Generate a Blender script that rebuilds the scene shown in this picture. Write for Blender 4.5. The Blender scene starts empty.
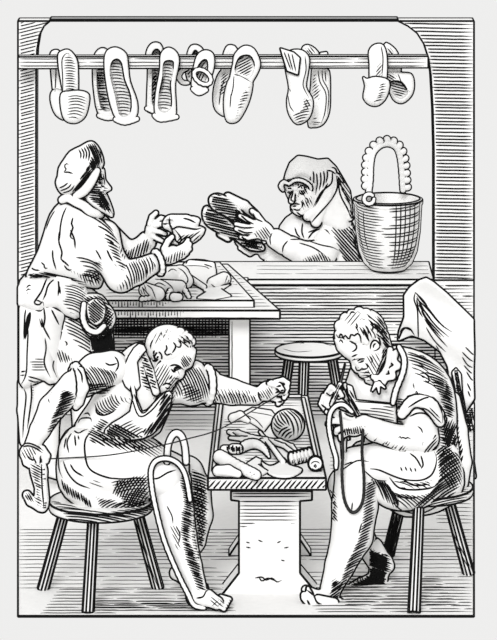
import bpy, math, random
import numpy as np
import openvdb as vdb
from mathutils import Vector
from mathutils.bvhtree import BVHTree
random.seed(7)
FOC, HY, CX, CH = 3440.0, -416.0, 248.5, 4.8     # long lens; horizon far above the frame, lens shifted down
EYE = np.array([0, 0, CH])
def P(x, y, Y): return np.array([(x-CX)*Y/FOC, Y, CH-(y-HY)*Y/FOC])
def floorY(y): return FOC*CH/(y-HY)
def yAt(y, Z): return FOC*(CH-Z)/(y-HY)
# ---------------------------------------------------------------- materials
def nmat(name, col, rough=.9, var=.04, scale=30):
    m = bpy.data.materials.new(name); m.use_nodes = True; nt = m.node_tree; b = nt.nodes['Principled BSDF']
    b.inputs['Roughness'].default_value = rough; b.inputs['Specular IOR Level'].default_value = .1
    tc = nt.nodes.new('ShaderNodeTexCoord'); n = nt.nodes.new('ShaderNodeTexNoise'); n.inputs['Scale'].default_value = scale
    r = nt.nodes.new('ShaderNodeValToRGB')
    r.color_ramp.elements[0].color = (*[max(0, c-var) for c in col], 1); r.color_ramp.elements[1].color = (*[min(1, c+var) for c in col], 1)
    nt.links.new(tc.outputs['Object'], n.inputs['Vector']); nt.links.new(n.outputs['Fac'], r.inputs['Fac']); nt.links.new(r.outputs['Color'], b.inputs['Base Color'])
    return m
def gr(v): return (v, v*.995, v*.985)
M = dict(ink=nmat('ink', (.006,.006,.006), 1, .002), skin=nmat('skin', gr(.84)), cloth=nmat('cloth', gr(.84)), wood=nmat('wood', gr(.84)),
         plaster=nmat('plaster', gr(.84)), leather=nmat('leather', gr(.83)), dark=nmat('dark_leather', (.1,.1,.1), .9, .03), wicker=nmat('wicker', gr(.82)),
         hair=nmat('hair', gr(.8)), metal=nmat('metal', gr(.82), .7), thread=nmat('black_thread', (.02,.02,.02)), shade=nmat('dark_hair', (.3,.3,.3), .9, .05))
COL = bpy.context.scene.collection
# ---------------------------------------------------------------- parts
PARTS = []
class Part:
    def __init__(s, name, V, F, mat, parent=None, mode='smooth', lw=.7, org=None, minlen=5, crease=35):
        s.name, s.V, s.F, s.mat, s.parent, s.mode, s.lw, s.minlen, s.crease = name, np.asarray(V, float), [tuple(int(i) for i in f) for f in F], mat, parent, mode, lw, minlen, crease
        s.ink = []; s.org = org; s.props = {}; s.bvh = None; s.obj = None
        PARTS.append(s)
    def tree(s):
        if s.bvh is None: s.bvh = BVHTree.FromPolygons([tuple(v) for v in s.V], s.F)
        return s.bvh
def tag(p, label=None, cat=None, group=None, kind=None):
    for k, v in (('label', label), ('category', cat), ('group', group), ('kind', kind)):
        if v:
            if isinstance(p, Part): p.props[k] = v
            else: p[k] = v
    return p
def thing(name, label, cat, loc, group=None):
    o = bpy.data.objects.new(name, None); COL.objects.link(o); o.location = [float(c) for c in loc]; o.empty_display_size = .05
    return tag(o, label, cat, group)
# tubes -----------------------------------------------------------
def sweep(pts, rad, n=4, closed=False):
    pts = np.asarray(pts, float); m = len(pts)
    if m < 2: return [], []
    rad = np.broadcast_to(np.asarray(rad, float), (m,))
    t = np.gradient(pts, axis=0) if not closed else np.roll(pts, -1, 0)-np.roll(pts, 1, 0)
    t /= np.linalg.norm(t, axis=1)[:, None]+1e-12
    ref = np.array([.13, -.9, .42]); ref2 = np.array([1., 0, 0])
    V = []
    for i in range(m):
        a = np.cross(t[i], ref)
        if np.linalg.norm(a) < .15: a = np.cross(t[i], ref2)
        a /= np.linalg.norm(a); b = np.cross(t[i], a)
        for k in range(n):
            an = 2*math.pi*k/n; V.append(pts[i]+rad[i]*(math.cos(an)*a+math.sin(an)*b))
    F = []
    for i in range(m if closed else m-1):
        j = (i+1) % m
        for k in range(n):
            l = (k+1) % n; F.append((i*n+k, j*n+k, j*n+l, i*n+l))
    if not closed: F.append(tuple(range(n-1, -1, -1))); F.append(tuple((m-1)*n+k for k in range(n)))
    return V, F
def chainup(segs):
    """segs: list of (keyA, keyB) -> lists of keys"""
    adj = {}
    for a, b in segs: adj.setdefault(a, []).append(b); adj.setdefault(b, []).append(a)
    out, seen = [], set()
    def walk(a):
        ch = [a]; seen.add(a)
        while True:
            nx = [b for b in adj[ch[-1]] if b not in seen]
            if not nx: break
            ch.append(nx[0]); seen.add(nx[0])
        return ch
    for a in list(adj):
        if a not in seen and len(adj[a]) == 1: out.append(walk(a))
    for a in list(adj):
        if a not in seen:
            c = walk(a)
            if len(c) > 2 and c[0] in adj[c[-1]]: c.append(c[0])
            out.append(c)
    return out
def contours(p):
    """ink lines engraved along creases and along the rounded edges turned sideways to the front of the room"""
    V = p.V; c = V.mean(0); vd = EYE-c; s = np.linalg.norm(vd)/FOC; vd = vd/np.linalg.norm(vd)
    lines = []
    if p.mode == 'none': return
    if p.mode == 'smooth':
        tris = []
        for f in p.F:
            for k in range(1, len(f)-1): tris.append((f[0], f[k], f[k+1]))
        T = np.array(tris); fn = np.cross(V[T[:,1]]-V[T[:,0]], V[T[:,2]]-V[T[:,0]])
        N = np.zeros_like(V)
        for k in range(3): np.add.at(N, T[:,k], fn)
        # one smoothing pass of the normals
        E = np.vstack([T[:,[0,1]], T[:,[1,2]], T[:,[2,0]]]); N2 = N.copy()
        for _ in range(2):
            np.add.at(N2, E[:,0], N[E[:,1]]*.5); N = N2/(np.linalg.norm(N2, axis=1)[:,None]+1e-12); N2 = N.copy()
        g = N@vd+1e-9
        S = g[T] > 0; mix = np.where(S.any(1) & ~S.all(1))[0]
        segs = []; pos = {}
        for i in mix:
            t = T[i]; ks = []
            for a, b in ((t[0],t[1]),(t[1],t[2]),(t[2],t[0])):
                if (g[a] > 0) != (g[b] > 0):
                    key = (min(a,b), max(a,b)); w = g[a]/(g[a]-g[b]); pos[key] = V[a]*(1-w)+V[b]*w; ks.append(key)
            if len(ks) == 2: segs.append(tuple(ks))
        for ch in chainup(segs):
            q = np.array([pos[k] for k in ch])
            if len(q) < 4: continue
            L = np.linalg.norm(np.diff(q, axis=0), axis=1).sum()
            if L < p.minlen*s: continue
            for _ in range(3): q[1:-1] = (q[:-2]+2*q[1:-1]+q[2:])/4
            lines.append((q[::2] if len(q) > 8 else q, p.lw))
    else:
        fn = []
        for f in p.F:
            a = V[list(f)]; n = np.zeros(3)
            for k in range(len(f)): n += np.cross(a[k]-a[0], a[(k+1) % len(f)]-a[0])
            fn.append(n/(np.linalg.norm(n)+1e-12))
        ed = {}
        for i, f in enumerate(p.F):
            for k in range(len(f)):
                a, b = f[k], f[(k+1) % len(f)]; ed.setdefault((min(a,b), max(a,b)), []).append(i)
        segs = []; cc = math.cos(math.radians(p.crease))
        for (a, b), fs in ed.items():
            if len(fs) == 2:
                d = fn[fs[0]]@fn[fs[1]]
                sil = ((fn[fs[0]]@vd) > 0) != ((fn[fs[1]]@vd) > 0)
                if d > cc and not (sil and d < .9999): continue
            lines.append((V[[a, b]], p.lw))
    lk = 1.3 if p.mode == 'hard' else 1.95
    for q, w in lines: p.ink.append((q, w*s*lk, 4))
def taper(n, w):
    t = np.linspace(0, 1, n); return w*np.clip(np.minimum(t*6+.35, (1-t)*4+.15), 0, 1)
def draw(parts, strokes, w=.5, step=2.0, tap=True, lift=.15):
    """lay ink strokes (polylines) on the surfaces of the given parts, as fine raised lines"""
    if isinstance(parts, Part): parts = [parts]
    trees = [(p, p.tree()) for p in parts]
    for st in strokes:
        st = np.asarray(st, float); seg = np.linalg.norm(np.diff(st, axis=0), axis=1); L = seg.sum()
        if L < .5: continue
        n = max(2, int(L/step)+1); cum = np.concatenate([[0], np.cumsum(seg)]); u = np.linspace(0, L, n)
        xs = np.interp(u, cum, st[:,0]); ys = np.interp(u, cum, st[:,1]); w1 = w*1.3; ww = taper(n, w1) if tap else np.full(n, w1)
        run = []; cur = None
        def flush():
            if cur is not None and len(run) > 1:
                s = np.linalg.norm(run[0][0]-EYE)/FOC
                cur.ink.append((np.array([a for a, _ in run]), np.array([b for _, b in run])*s, 4))
        for x, y, wi in zip(xs, ys, ww):
            d = P(x, y, 1.0)-EYE; d = Vector(d/np.linalg.norm(d)); best = None
            for p, t in trees:
                h = t.ray_cast(Vector(EYE), d)
                if h[0] is not None and (best is None or h[3] < best[1]): best = (p, h[3], np.array(h[0]))
            if best is None: flush(); run = []; cur = None; continue
            s = best[1]/FOC; q = best[2]-np.array(d)*lift*s
            if cur is not best[0] or (run and abs(best[1]-last) > 7*s*max(1, step/2)): flush(); run = []; cur = best[0]
            last = best[1]; run.append((q, wi))
        flush()
def smooth_line(pts, n=4):
    """Catmull-Rom through the points"""
    p = np.asarray(pts, float); closed = len(p) > 3 and np.allclose(p[0], p[-1])
    if len(p) < 3: return p
    q = np.vstack([p[-2] if closed else 2*p[0]-p[1], p, p[1] if closed else 2*p[-1]-p[-2]]); out = []
    for i in range(1, len(q)-2):
        a, b, c, d = q[i-1:i+3]
        for t in np.arange(n)/n:
            out.append(.5*((2*b)+(-a+c)*t+(2*a-5*b+4*c-d)*t*t+(-a+3*b-3*c+d)*t**3))
    out.append(p[-1]); return np.array(out)
def pen(parts, lines, w=.6): draw(parts, [smooth_line(l) for l in lines], w)
def clip_hatch(poly, ang, sp, bend=0, jit=.25, gap=0, rag=1.5, rnd=random):
    """parallel strokes across a region"""
    poly = np.asarray(poly, float); c = poly.mean(0); a = math.radians(ang); R = np.array([[math.cos(a), math.sin(a)], [-math.sin(a), math.cos(a)]])
    q = (poly-c)@R.T; out = []; y = q[:,1].min()+sp*.5; hw = (q[:,0].max()-q[:,0].min())/2+1e-6
    while y < q[:,1].max():
        xs = []
        for i in range(len(q)):
            a1, b1 = q[i], q[(i+1) % len(q)]
            if (a1[1] > y) != (b1[1] > y): xs.append(a1[0]+(y-a1[1])/(b1[1]-a1[1])*(b1[0]-a1[0]))
        xs.sort()
        for k in range(0, len(xs)-1, 2):
            x0, x1 = xs[k]+rnd.uniform(-rag, rag)*.5, xs[k+1]+rnd.uniform(-rag, rag)
            if x1-x0 < 1.5: continue
            cuts = [(x0, x1)]
            if gap and x1-x0 > gap:
                cuts = []; xx = x0
                while xx < x1:
                    e = min(x1, xx+rnd.uniform(.5, 1.5)*gap); cuts.append((xx, e)); xx = e+rnd.uniform(1, 4)
            for u0, u1 in cuts:
                if u1-u0 < 1.5: continue
                m = max(3, int((u1-u0)/6)+2); t = np.linspace(u0, u1, m)
                mid, h = (x0+x1)/2, max((x1-x0)/2, 1)
                ln = np.stack([t, y+bend*(((t-mid)/h)**2-1)*min(1, h/hw*1.5)+rnd.uniform(-jit, jit)+(np.array([rnd.uniform(-jit, jit) for _ in t])*.5)], 1)
                out.append(ln@R+c)
        y += sp*rnd.uniform(.88, 1.12)
    return out
def hatch(parts, poly, ang, sp=3, bend=0, w=.5, gap=0, step=3.0, rag=1.5): draw(parts, clip_hatch(poly, ang, sp, bend, gap=gap, rag=rag), w*.95, step)  # ink hatching; on figures and furniture the strokes paint in shade
# ---------------------------------------------------------------- signed distance modelling
def _rc(X, a, b, ra, rb):
    ab = b-a; L = ab@ab+1e-12; t = np.clip(((X[0]-a[0])*ab[0]+(X[1]-a[1])*ab[1]+(X[2]-a[2])*ab[2])/L, 0, 1)
    return np.sqrt((X[0]-a[0]-t*ab[0])**2+(X[1]-a[1]-t*ab[1])**2+(X[2]-a[2]-t*ab[2])**2)-(ra+(rb-ra)*t)
def _rot(ax, deg):
    a = math.radians(deg); c, s = math.cos(a), math.sin(a)
    return {'y': np.array([[c,0,s],[0,1,0],[-s,0,c]]), 'x': np.array([[1,0,0],[0,c,-s],[0,s,c]]), 'z': np.array([[c,-s,0],[s,c,0],[0,0,1]])}[ax]
def sdf_mesh(prims, h, k=.012):
    """prims: dicts with lo, hi, f(X) and sign/k; returns V, F"""
    lo = np.min([p['lo'] for p in prims if p.get('s', 1) > 0], axis=0)-4*h; hi = np.max([p['hi'] for p in prims if p.get('s', 1) > 0], axis=0)+4*h
    n = np.ceil((hi-lo)/h).astype(int)+1
    A = np.full(n, 10*h+.05, np.float32)
    for p in prims:
        kk = p.get('k', k); mg = kk+4*h
        i0 = np.clip(np.floor((p['lo']-mg-lo)/h).astype(int), 0, n-1); i1 = np.clip(np.ceil((p['hi']+mg-lo)/h).astype(int)+1, 1, n)
        if (i1 <= i0).any(): continue
        X = [(lo[a]+h*np.arange(i0[a], i1[a], dtype=np.float32)).reshape([-1 if b == a else 1 for b in range(3)]) for a in range(3)]
        D = np.broadcast_to(p['f'](X), tuple(i1-i0)).astype(np.float32)
        sl = tuple(slice(i0[a], i1[a]) for a in range(3)); B = A[sl]
        if p.get('s', 1) > 0:
            hh = np.clip(.5+.5*(B-D)/kk, 0, 1); A[sl] = B*(1-hh)+D*hh-kk*hh*(1-hh)
        else:
            D = -D; hh = np.clip(.5-.5*(B-D)/kk, 0, 1); A[sl] = B*(1-hh)+D*hh+kk*hh*(1-hh)
    A = np.clip(A, -3*h, 3*h)
    g = vdb.FloatGrid(float(3*h)); g.copyFromArray(A); pts, quads = g.convertToPolygons(0.0)[:2] if False else g.convertToQuads(0.0)
    V = lo+np.asarray(pts)*h; F = np.asarray(quads)[:, ::-1]
    # drop stray specks, orient outward
    c = V[F]; vol = np.einsum('ij,ij->i', c[:,0], np.cross(c[:,1], c[:,2])).sum()+np.einsum('ij,ij->i', c[:,0], np.cross(c[:,2], c[:,3])).sum()
    if vol < 0: F = F[:, ::-1]
    # light smoothing
    E = np.vstack([F[:,[0,1]], F[:,[1,2]], F[:,[2,3]], F[:,[3,0]]])
    for _ in range(2):
        S = np.zeros_like(V); C = np.zeros(len(V)); np.add.at(S, E[:,0], V[E[:,1]]); np.add.at(C, E[:,0], 1); V = V*.5+.5*S/np.maximum(C, 1)[:,None]
    return V, F
class Fig:
    """local drawing frame: x, y in the frame of the picture at depth Y0 + d, d and radii in picture units at that distance"""
    def __init__(s, Y0, Z=None): s.Y0, s.s, s.Z = Y0, Y0/FOC, Z
    def pt(s, x, y, d=0, r=0):
        if s.Z is not None:                       # lying on a surface of height Z
            z = s.Z+(r+d)*s.s; Y = yAt(y, z); return P(x, y, Y)
        return P(x, y, s.Y0+d*s.s)
    def chain(s, *pts, k=None, sign=1, closed=False, curve=0):
        pts = [tuple(p)+(0,)*(4-len(p)) for p in pts]
        if closed: pts = pts+[pts[0]]
        if curve: pts = [tuple(q) for q in smooth_line(np.array(pts), curve)]
        W = [(s.pt(x, y, d, r), r*s.s) for x, y, d, r in pts]; out = []
        for (a, ra), (b, rb) in zip(W, W[1:]):
            R = max(ra, rb); out.append(dict(lo=np.minimum(a, b)-R, hi=np.maximum(a, b)+R, f=lambda X, a=a, b=b, ra=ra, rb=rb: _rc(X, a, b, ra, rb), s=sign))
            if k is not None: out[-1]['k'] = k*s.s
        return out
    def ell(s, x, y, d, rx, ry, rz, rot=0, tilt=0, yaw=0, sign=1, k=None):
        """rx across, ry up, rz in depth; rot clockwise in the picture plane"""
        c = s.pt(x, y, d, ry) if s.Z is not None else s.pt(x, y, d); R = (_rot('y', rot)@_rot('x', tilt)@_rot('z', yaw)).T; r = np.array([rx, rz, ry])*s.s; m = r.max()
        def f(X):
            v = [X[i]-c[i] for i in range(3)]; q = [sum(R[i, j]*v[j] for j in range(3)) for i in range(3)]
            k0 = np.sqrt(sum((q[i]/r[i])**2 for i in range(3))); k1 = np.sqrt(sum((q[i]/r[i]**2)**2 for i in range(3)))+1e-9
            return k0*(k0-1)/k1
        o = dict(lo=c-m, hi=c+m, f=f, s=sign)
        if k is not None: o['k'] = k*s.s
        return [o]
    def poly(s, pts, d, R, T=None, gx=0, gy=0, sign=1, k=None, curve=0, wave=None):
        """a rounded slab with the outline pts standing upright at depth d, edge radius R, half thickness T"""
        if curve: pts = smooth_line(list(pts)+[pts[0]], curve)[:-1]
        W = np.array([s.pt(x, y, d) for x, y in pts])[:, [0, 2]]; T = R if T is None else T; R_, T_ = R*s.s, T*s.s; Yc = s.Y0+d*s.s; c = W.mean(0); ss = s.s
        dmax = abs(gx)*np.ptp(W[:,0])+abs(gy)*np.ptp(W[:,1])+(abs(wave[0])*ss if wave else 0)
        def f(X):
            x = X[0]; z = X[2]; d2 = None; inside = None
            for i in range(len(W)):
                a, b = W[i], W[(i+1) % len(W)]; e = b-a; wx, wz = x-a[0], z-a[1]; t = np.clip((wx*e[0]+wz*e[1])/(e@e+1e-12), 0, 1)
                q = (wx-t*e[0])**2+(wz-t*e[1])**2; d2 = q if d2 is None else np.minimum(d2, q)
                c1 = (z >= a[1]) != (z >= b[1])
                if abs(e[1]) > 1e-12:
                    cr = c1 & ((x-a[0]) < (z-a[1])/e[1]*e[0]); inside = cr if inside is None else inside ^ cr
            D = np.where(inside, -1, 1)*np.sqrt(d2)
            yc = Yc+gx*(x-c[0])+gy*(z-c[1])
            if wave: yc = yc+wave[0]*ss*np.sin((x*math.cos(wave[2])+z*math.sin(wave[2]))/ss*2*math.pi/wave[1])
            q0 = D+R_; q1 = np.abs(X[1]-yc)-(T_-R_)
            return np.sqrt(np.maximum(q0, 0)**2+np.maximum(q1, 0)**2)+np.minimum(np.maximum(q0, q1), 0)-R_
        lo = np.array([W[:,0].min(), Yc-T_-dmax, W[:,1].min()]); hi = np.array([W[:,0].max(), Yc+T_+dmax, W[:,1].max()])
        o = dict(lo=lo, hi=hi, f=f, s=sign)
        if k is not None: o['k'] = k*s.s
        return [o]
    def flat(s, pts, R, T=None, lift=0, sign=1, k=None, curve=0):
        """a rounded slab lying flat on the surface (needs Z)"""
        if curve: pts = smooth_line(list(pts)+[pts[0]], curve)[:-1]
        T = R if T is None else T; R_, T_ = R*s.s, T*s.s; zc = s.Z+T_+lift*s.s
        W = np.array([P(x, y, yAt(y, zc)) for x, y in pts])[:, :2]
        def f(X):
            x, z = X[0], X[1]; d2 = None; inside = None
            for i in range(len(W)):
                a, b = W[i], W[(i+1) % len(W)]; e = b-a; wx, wz = x-a[0], z-a[1]; t = np.clip((wx*e[0]+wz*e[1])/(e@e+1e-12), 0, 1)
                q = (wx-t*e[0])**2+(wz-t*e[1])**2; d2 = q if d2 is None else np.minimum(d2, q)
                if abs(e[1]) > 1e-12:
                    cr = ((z >= a[1]) != (z >= b[1])) & ((x-a[0]) < (z-a[1])/e[1]*e[0]); inside = cr if inside is None else inside ^ cr
            D = np.where(inside, -1, 1)*np.sqrt(d2); q0 = D+R_; q1 = np.abs(X[2]-zc)-(T_-R_)
            return np.sqrt(np.maximum(q0, 0)**2+np.maximum(q1, 0)**2)+np.minimum(np.maximum(q0, q1), 0)-R_
        o = dict(lo=np.array([*W.min(0), zc-T_]), hi=np.array([*W.max(0), zc+T_]), f=f, s=sign)
        if k is not None: o['k'] = k*s.s
        return [o]
    def part(s, name, prims, mat='cloth', parent=None, h=.8, k=2.5, lw=.7, minlen=6):
        V, F = sdf_mesh(sum(prims, []), h*s.s, k*s.s); return Part(name, V, F, mat, parent, 'smooth', lw, minlen=minlen)
# ---------------------------------------------------------------- hard shapes
def prism(name, base, top, mat, parent=None, lw=.7, crease=35):
    """base and top: matching loops of 3D points"""
    n = len(base); V = list(base)+list(top); F = [tuple(range(n-1, -1, -1)), tuple(range(n, 2*n))]+[(i, (i+1) % n, n+(i+1) % n, n+i) for i in range(n)]
    V = np.array(V, float); vol = sum(np.dot(V[f[0]], np.cross(V[f[k]], V[f[k+1]])) for f in F for k in range(1, len(f)-1))
    if vol < 0: F = [f[::-1] for f in F]
    return Part(name, V, F, mat, parent, 'hard', lw, crease=crease)
def slab(name, pts, z0, z1, mat, parent=None, lw=.7):
    return prism(name, [(x, y, z0) for x, y in pts], [(x, y, z1) for x, y in pts], mat, parent, lw)
def wallpoly(name, pix, Y, th, mat, parent=None, lw=.7, crease=35):
    a = [P(x, y, Y) for x, y in pix]; return prism(name, a, [p+np.array([0, th, 0]) for p in a], mat, parent, lw, crease)
def lathe(name, c, prof, mat, parent=None, n=40, lw=.7, axis=None, crease=35):
    """prof: (radius, height) pairs, closed at both ends"""
    c = np.array(c); V = []; F = []
    for r, z in prof:
        for i in range(n): a = 2*math.pi*i/n; V.append(np.array([r*math.cos(a), r*math.sin(a), z]))
    m = len(prof)
    for j in range(m-1):
        for i in range(n): k = (i+1) % n; F.append((j*n+i, j*n+k, (j+1)*n+k, (j+1)*n+i))
    F.append(tuple(range(n-1, -1, -1))); F.append(tuple((m-1)*n+i for i in range(n)))
    V = np.array(V)
    if axis is not None: V = V@axis.T
    return Part(name, V+c, F, mat, parent, 'hard', lw, crease=crease)
def rod(name, a, b, ra, rb, mat, parent=None, n=14, lw=.7):
    a, b = np.array(a, float), np.array(b, float); z = b-a; L = np.linalg.norm(z); z /= L; x = np.cross(z, [0, 1, .2]); x /= np.linalg.norm(x); y = np.cross(z, x)
    return lathe(name, a, [(ra, 0), (rb, L)], mat, parent, n, lw, np.stack([x, y, z], 1))
def cord(name, pts, r, mat, parent=None, curve=6, n=8, outline=False, closed=False, lw=.55, flat=None):
    q = smooth_line(np.array(pts), curve) if curve else np.array(pts)
    V, F = sweep(q, r, n, False); return Part(name, V, F, mat, parent, 'smooth' if outline else 'none', lw)
# ---------------------------------------------------------------- emit
def finish():
    for p in PARTS: contours(p)
    for p in PARTS:
        V = [tuple(v) for v in p.V]; F = list(p.F); nb = len(F)
        for q, w, n in p.ink:
            v, f = sweep(q, w, n); o = len(V); V += [tuple(a) for a in v]; F += [tuple(i+o for i in a) for a in f]
        par = p.parent.obj if isinstance(p.parent, Part) else p.parent
        if par is None: org = np.array([(p.V[:,0].min()+p.V[:,0].max())/2, (p.V[:,1].min()+p.V[:,1].max())/2, p.V[:,2].min()])
        else: org = np.array(WORLD[par.name])
        me = bpy.data.meshes.new(p.name); me.from_pydata([tuple(np.array(v)-org) for v in V], [], F)
        me.materials.append(M[p.mat]); me.materials.append(M['ink'])
        mi = np.zeros(len(F), np.int32); mi[nb:] = 1; me.polygons.foreach_set('material_index', mi)
        sm = np.zeros(len(F), bool); sm[:nb] = p.mode != 'hard'; me.polygons.foreach_set('use_smooth', sm); me.update()
        o = bpy.data.objects.new(p.name, me); COL.objects.link(o); p.obj = o
        if par is None: o.location = org
        else: o.parent = par
        WORLD[o.name] = org
        for k, v in p.props.items(): o[k] = v
        p.props['_'] = 1
WORLD = {}
def reg_empties():
    for o in bpy.data.objects:
        if o.type == 'EMPTY': WORLD[o.name] = np.array(o.location)
# ---------------------------------------------------------------- setting
YW = 19.87
fl = slab('floor', [(P(18,616,16.0)[0],16.0), (P(474,616,16.0)[0],16.0), (P(474,415,YW)[0],YW), (P(18,415,YW)[0],YW)], -.003, 0, 'plaster', lw=.8); tag(fl, kind='structure')
SILL = .786
wb = wallpoly('wall_back', [(18,280),(474,280),(474,415),(18,415)], YW, .12, 'plaster'); tag(wb, kind='structure')
sl = slab('trim_1', [(P(36.5,0,YW)[0],YW-.015), (P(433.5,0,YW)[0],YW-.015), (P(433.5,0,YW)[0],20.37), (P(36.5,0,YW)[0],20.37)], SILL-.03, SILL, 'wood'); tag(sl, kind='structure')
wl = wallpoly('wall_left', [(18,280),(18,21),(50,21),(44,26),(39.5,35),(37,50),(36.2,70),(36,120),(36,280)], YW, .12, 'plaster', lw=.8, crease=50); tag(wl, kind='structure')
wr = wallpoly('wall_right', [(474,280),(474,21),(398,21),(408,26),(417,33),(424,44),(428.5,58),(431,75),(433,110),(434,150),(434,280)], YW, .12, 'plaster', lw=.8, crease=50); tag(wr, kind='structure')
lt = wallpoly('trim_2', [(50,21),(398,21),(398,19.6),(50,19.6)], YW, .12, 'shade'); tag(lt, kind='structure')
# ink hatching on plaster, boards and floor; denser patches paint in shade
hatch(wl, [(18,22),(50,22),(42,30),(38,50),(36,75),(36,280),(18,280)], -14, 3.3, 0, .5)
hatch(wr, [(404,23),(474,23),(474,280),(434,280),(433,110),(429,60),(420,38)], 1, 3.5, 0, .65)
hatch(wb, [(19,284),(473,284),(473,336),(19,336)], 0, 3.2, 0, .62, gap=160)
hatch(wb, [(19,336),(473,336),(473,413),(19,413)], 0, 3.2, 0, .6, gap=150)
hatch(wb, [(110,320),(250,320),(250,336),(110,336)], 0, 2.6, 0, .75)
hatch(wb, [(110,318),(250,318),(250,337),(110,337)], 90, 3.2, 0, .6)  # crosshatch draws the shade under the cutting table onto the wall
draw(wb, [[(434.5,283),(434.5,300)], [(434.5,300),(435.5,414)]], .5)
hatch(sl, [(256,264),(433,264),(433,277),(256,277)], 0, 4, 0, .35, gap=60)
hatch(fl, [(436,418),(473,418),(473,525),(436,525)], 1, 4, 0, .45, gap=40)
hatch(fl, [(165,418),(218,418),(214,430),(165,432)], 0, 3.6, 0, .4)
hatch(fl, [(330,418),(345,418),(345,470),(330,470)], 0, 3.6, 0, .4)
hatch(fl, [(19,528),(473,528),(473,560),(19,560)], 0, 3.4, 0, .45, gap=70)
hatch(fl, [(19,560),(150,560),(235,570),(320,570),(360,558),(473,560),(473,590),(19,590)], 0, 4, 0, .42, gap=60)
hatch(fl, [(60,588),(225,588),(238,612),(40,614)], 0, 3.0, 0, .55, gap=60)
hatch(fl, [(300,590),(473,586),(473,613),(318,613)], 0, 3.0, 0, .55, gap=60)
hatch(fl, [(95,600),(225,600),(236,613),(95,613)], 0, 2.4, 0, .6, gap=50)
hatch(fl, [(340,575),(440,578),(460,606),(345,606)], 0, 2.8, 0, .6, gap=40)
# ---------------------------------------------------------------- rail with shoes
a, b = P(18.5,62,19.74), P(428,62,19.78)
x0, x1 = a[0], b[0]; rz = a[2]
rail = prism('shoe_rail', [(x0,19.71,rz-.034),(x0,19.77,rz-.034),(x0,19.77,rz+.034),(x0,19.71,rz+.034)], [(x1,19.76,rz-.036),(x1,19.82,rz-.036),(x1,19.82,rz+.030),(x1,19.76,rz+.030)], 'wood')
tag(rail, 'long squared wooden rail running across the top of the opening, hung with shoes', 'rail')
hatch(rail, [(20,57),(426,57),(426,67),(20,67)], 0, 3.4, 0, .4, gap=90)
hatch(rail, [(20,65),(426,65),(426,67.5),(20,67.5)], 0, 1.8, 0, .45, gap=60)
F = Fig(19.76)
G = 'pairs of shoes hung over the rail'
def shoe(name, label, prims, cut=None, hat=(), lines=(), parts=(), mat='leather', lw=.72):
    p = F.part(name, prims, mat, None, .55, 1.2, lw); tag(p, label, 'shoe', G)
    for c in parts: nm, pr, mt = c; q = F.part(nm, pr, mt, p, .5, 1, lw); p.kids = getattr(p, 'kids', [])+[q]
    al = [p]+getattr(p, 'kids', [])
    for h in hat: hatch(al, *h)
    if lines: pen(al, lines, .45)
    return p
DN, DF = -15, 16        # nearer and farther shoe of a pair, either side of the rail
# a: mules
shoe('mule', 'backless mule nearest the left end of the rail, toe cap hanging down',
  [F.poly([(58,56),(62,51),(69,50),(76,58),(78,70),(77,98),(66,100),(60,76)], DN+3, 2.5, 3, curve=3)], hat=[([(64,58),(70,54),(75,60),(76,90),(66,92)],5,2.7,1,.5)], lines=[[(63,90),(62.5,75),(62,60),(66,53.5),(70,54)]],
  parts=[('toe_cap', [F.poly([(61,94),(69,91.5),(81,91),(89,95),(88,108),(84,118),(75,123),(65,120),(61,108)], DN-3, 7, 7.5, curve=3)], 'leather')])
hatch(PARTS[-1], [(68,96),(86,97),(86,112),(78,121),(68,118)], 6, 3, 2, .45)
shoe('mule', 'mostly hidden mule behind the leftmost one, beyond the rail',
  [F.poly([(50,56),(53,50.5),(60,52),(63,70),(62,95),(54,95),(51,70)], DF-3, 2.5, 3, curve=3)], lines=[[(55,92),(56,70),(54,66)]],
  parts=[('toe_cap', [F.poly([(51,93),(56,89),(64,92),(70,100),(66,119),(56,115),(51,103)], DF-6, 7, 7, curve=3)], 'leather')])
def slipper(label, out, op, d, toe, hat, fill=None, T=6, ang=4):
    p = shoe('slipper', label, [F.poly(out, d, 3, T, curve=3), F.poly(op, d-T, 1.5, T*1.55, sign=-1, curve=3, k=.8)], hat=[(op, ang, 3.1, 1.2, .5)]+hat)
    if toe: q = F.part('toe_edge', [F.chain(*[(x,y,d-4,2.2) for x,y in toe], curve=3)], 'leather', p, .5, 1, .6)
    return p
shoe_b = slipper('front slipper of the second pair from the left, long and open with a squared toe',
  [(105,56),(109,49.5),(117,48),(126,54),(128,66),(130,82),(137,102),(136,117),(125,121),(116,118),(109,98),(105,72)],
  [(111,63),(117,59),(122,64),(125,80),(131,96),(131,112),(125,117),(119,114),(115,96),(110,76)], DN, [(115.5,119.5),(125,122.5),(137,119)], [])
slipper('back slipper of the second pair from the left, dark-lined and half hidden',
  [(94,57),(99,49.5),(106,49.5),(112,60),(113,80),(118,112),(108,117),(98,112),(94,90),(93,72)], [(97,60),(102,56),(107,62),(108,85),(112,108),(102,110),(97,88)], DF, [(99,115.5),(108,118),(118,116)], [([(94,72),(104,72),(108,110),(98,110)],5,2.6,0,.6)])
slipper('front slipper of the third pair from the left, open and narrow at the waist',
  [(161,54),(168,48),(176,52),(179,62),(175,84),(176,110),(174,117),(161,118),(155,112),(156,92),(160,70)],
  [(163,64),(168,60.5),(174,63),(172,78),(171,86),(172,106),(165,113),(158,108),(159,92),(162,78)], DN, [(154.5,115.5),(161,119.5),(176.5,117)], [])
slipper('back slipper of the third pair from the left, half hidden behind the waisted one',
  [(146,56),(149,46.5),(155,42.8),(162,47),(165,70),(164,100),(160,112),(148,111),(147,100),(148,70)], [(151,56),(156,49),(161,55),(161,80),(158,104),(152,104),(152,75)], DF, [(147,108.5),(156,112.5)], [([(150,72),(158,72),(156,104),(150,104)],-50,2.6,0,.55)])
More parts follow.
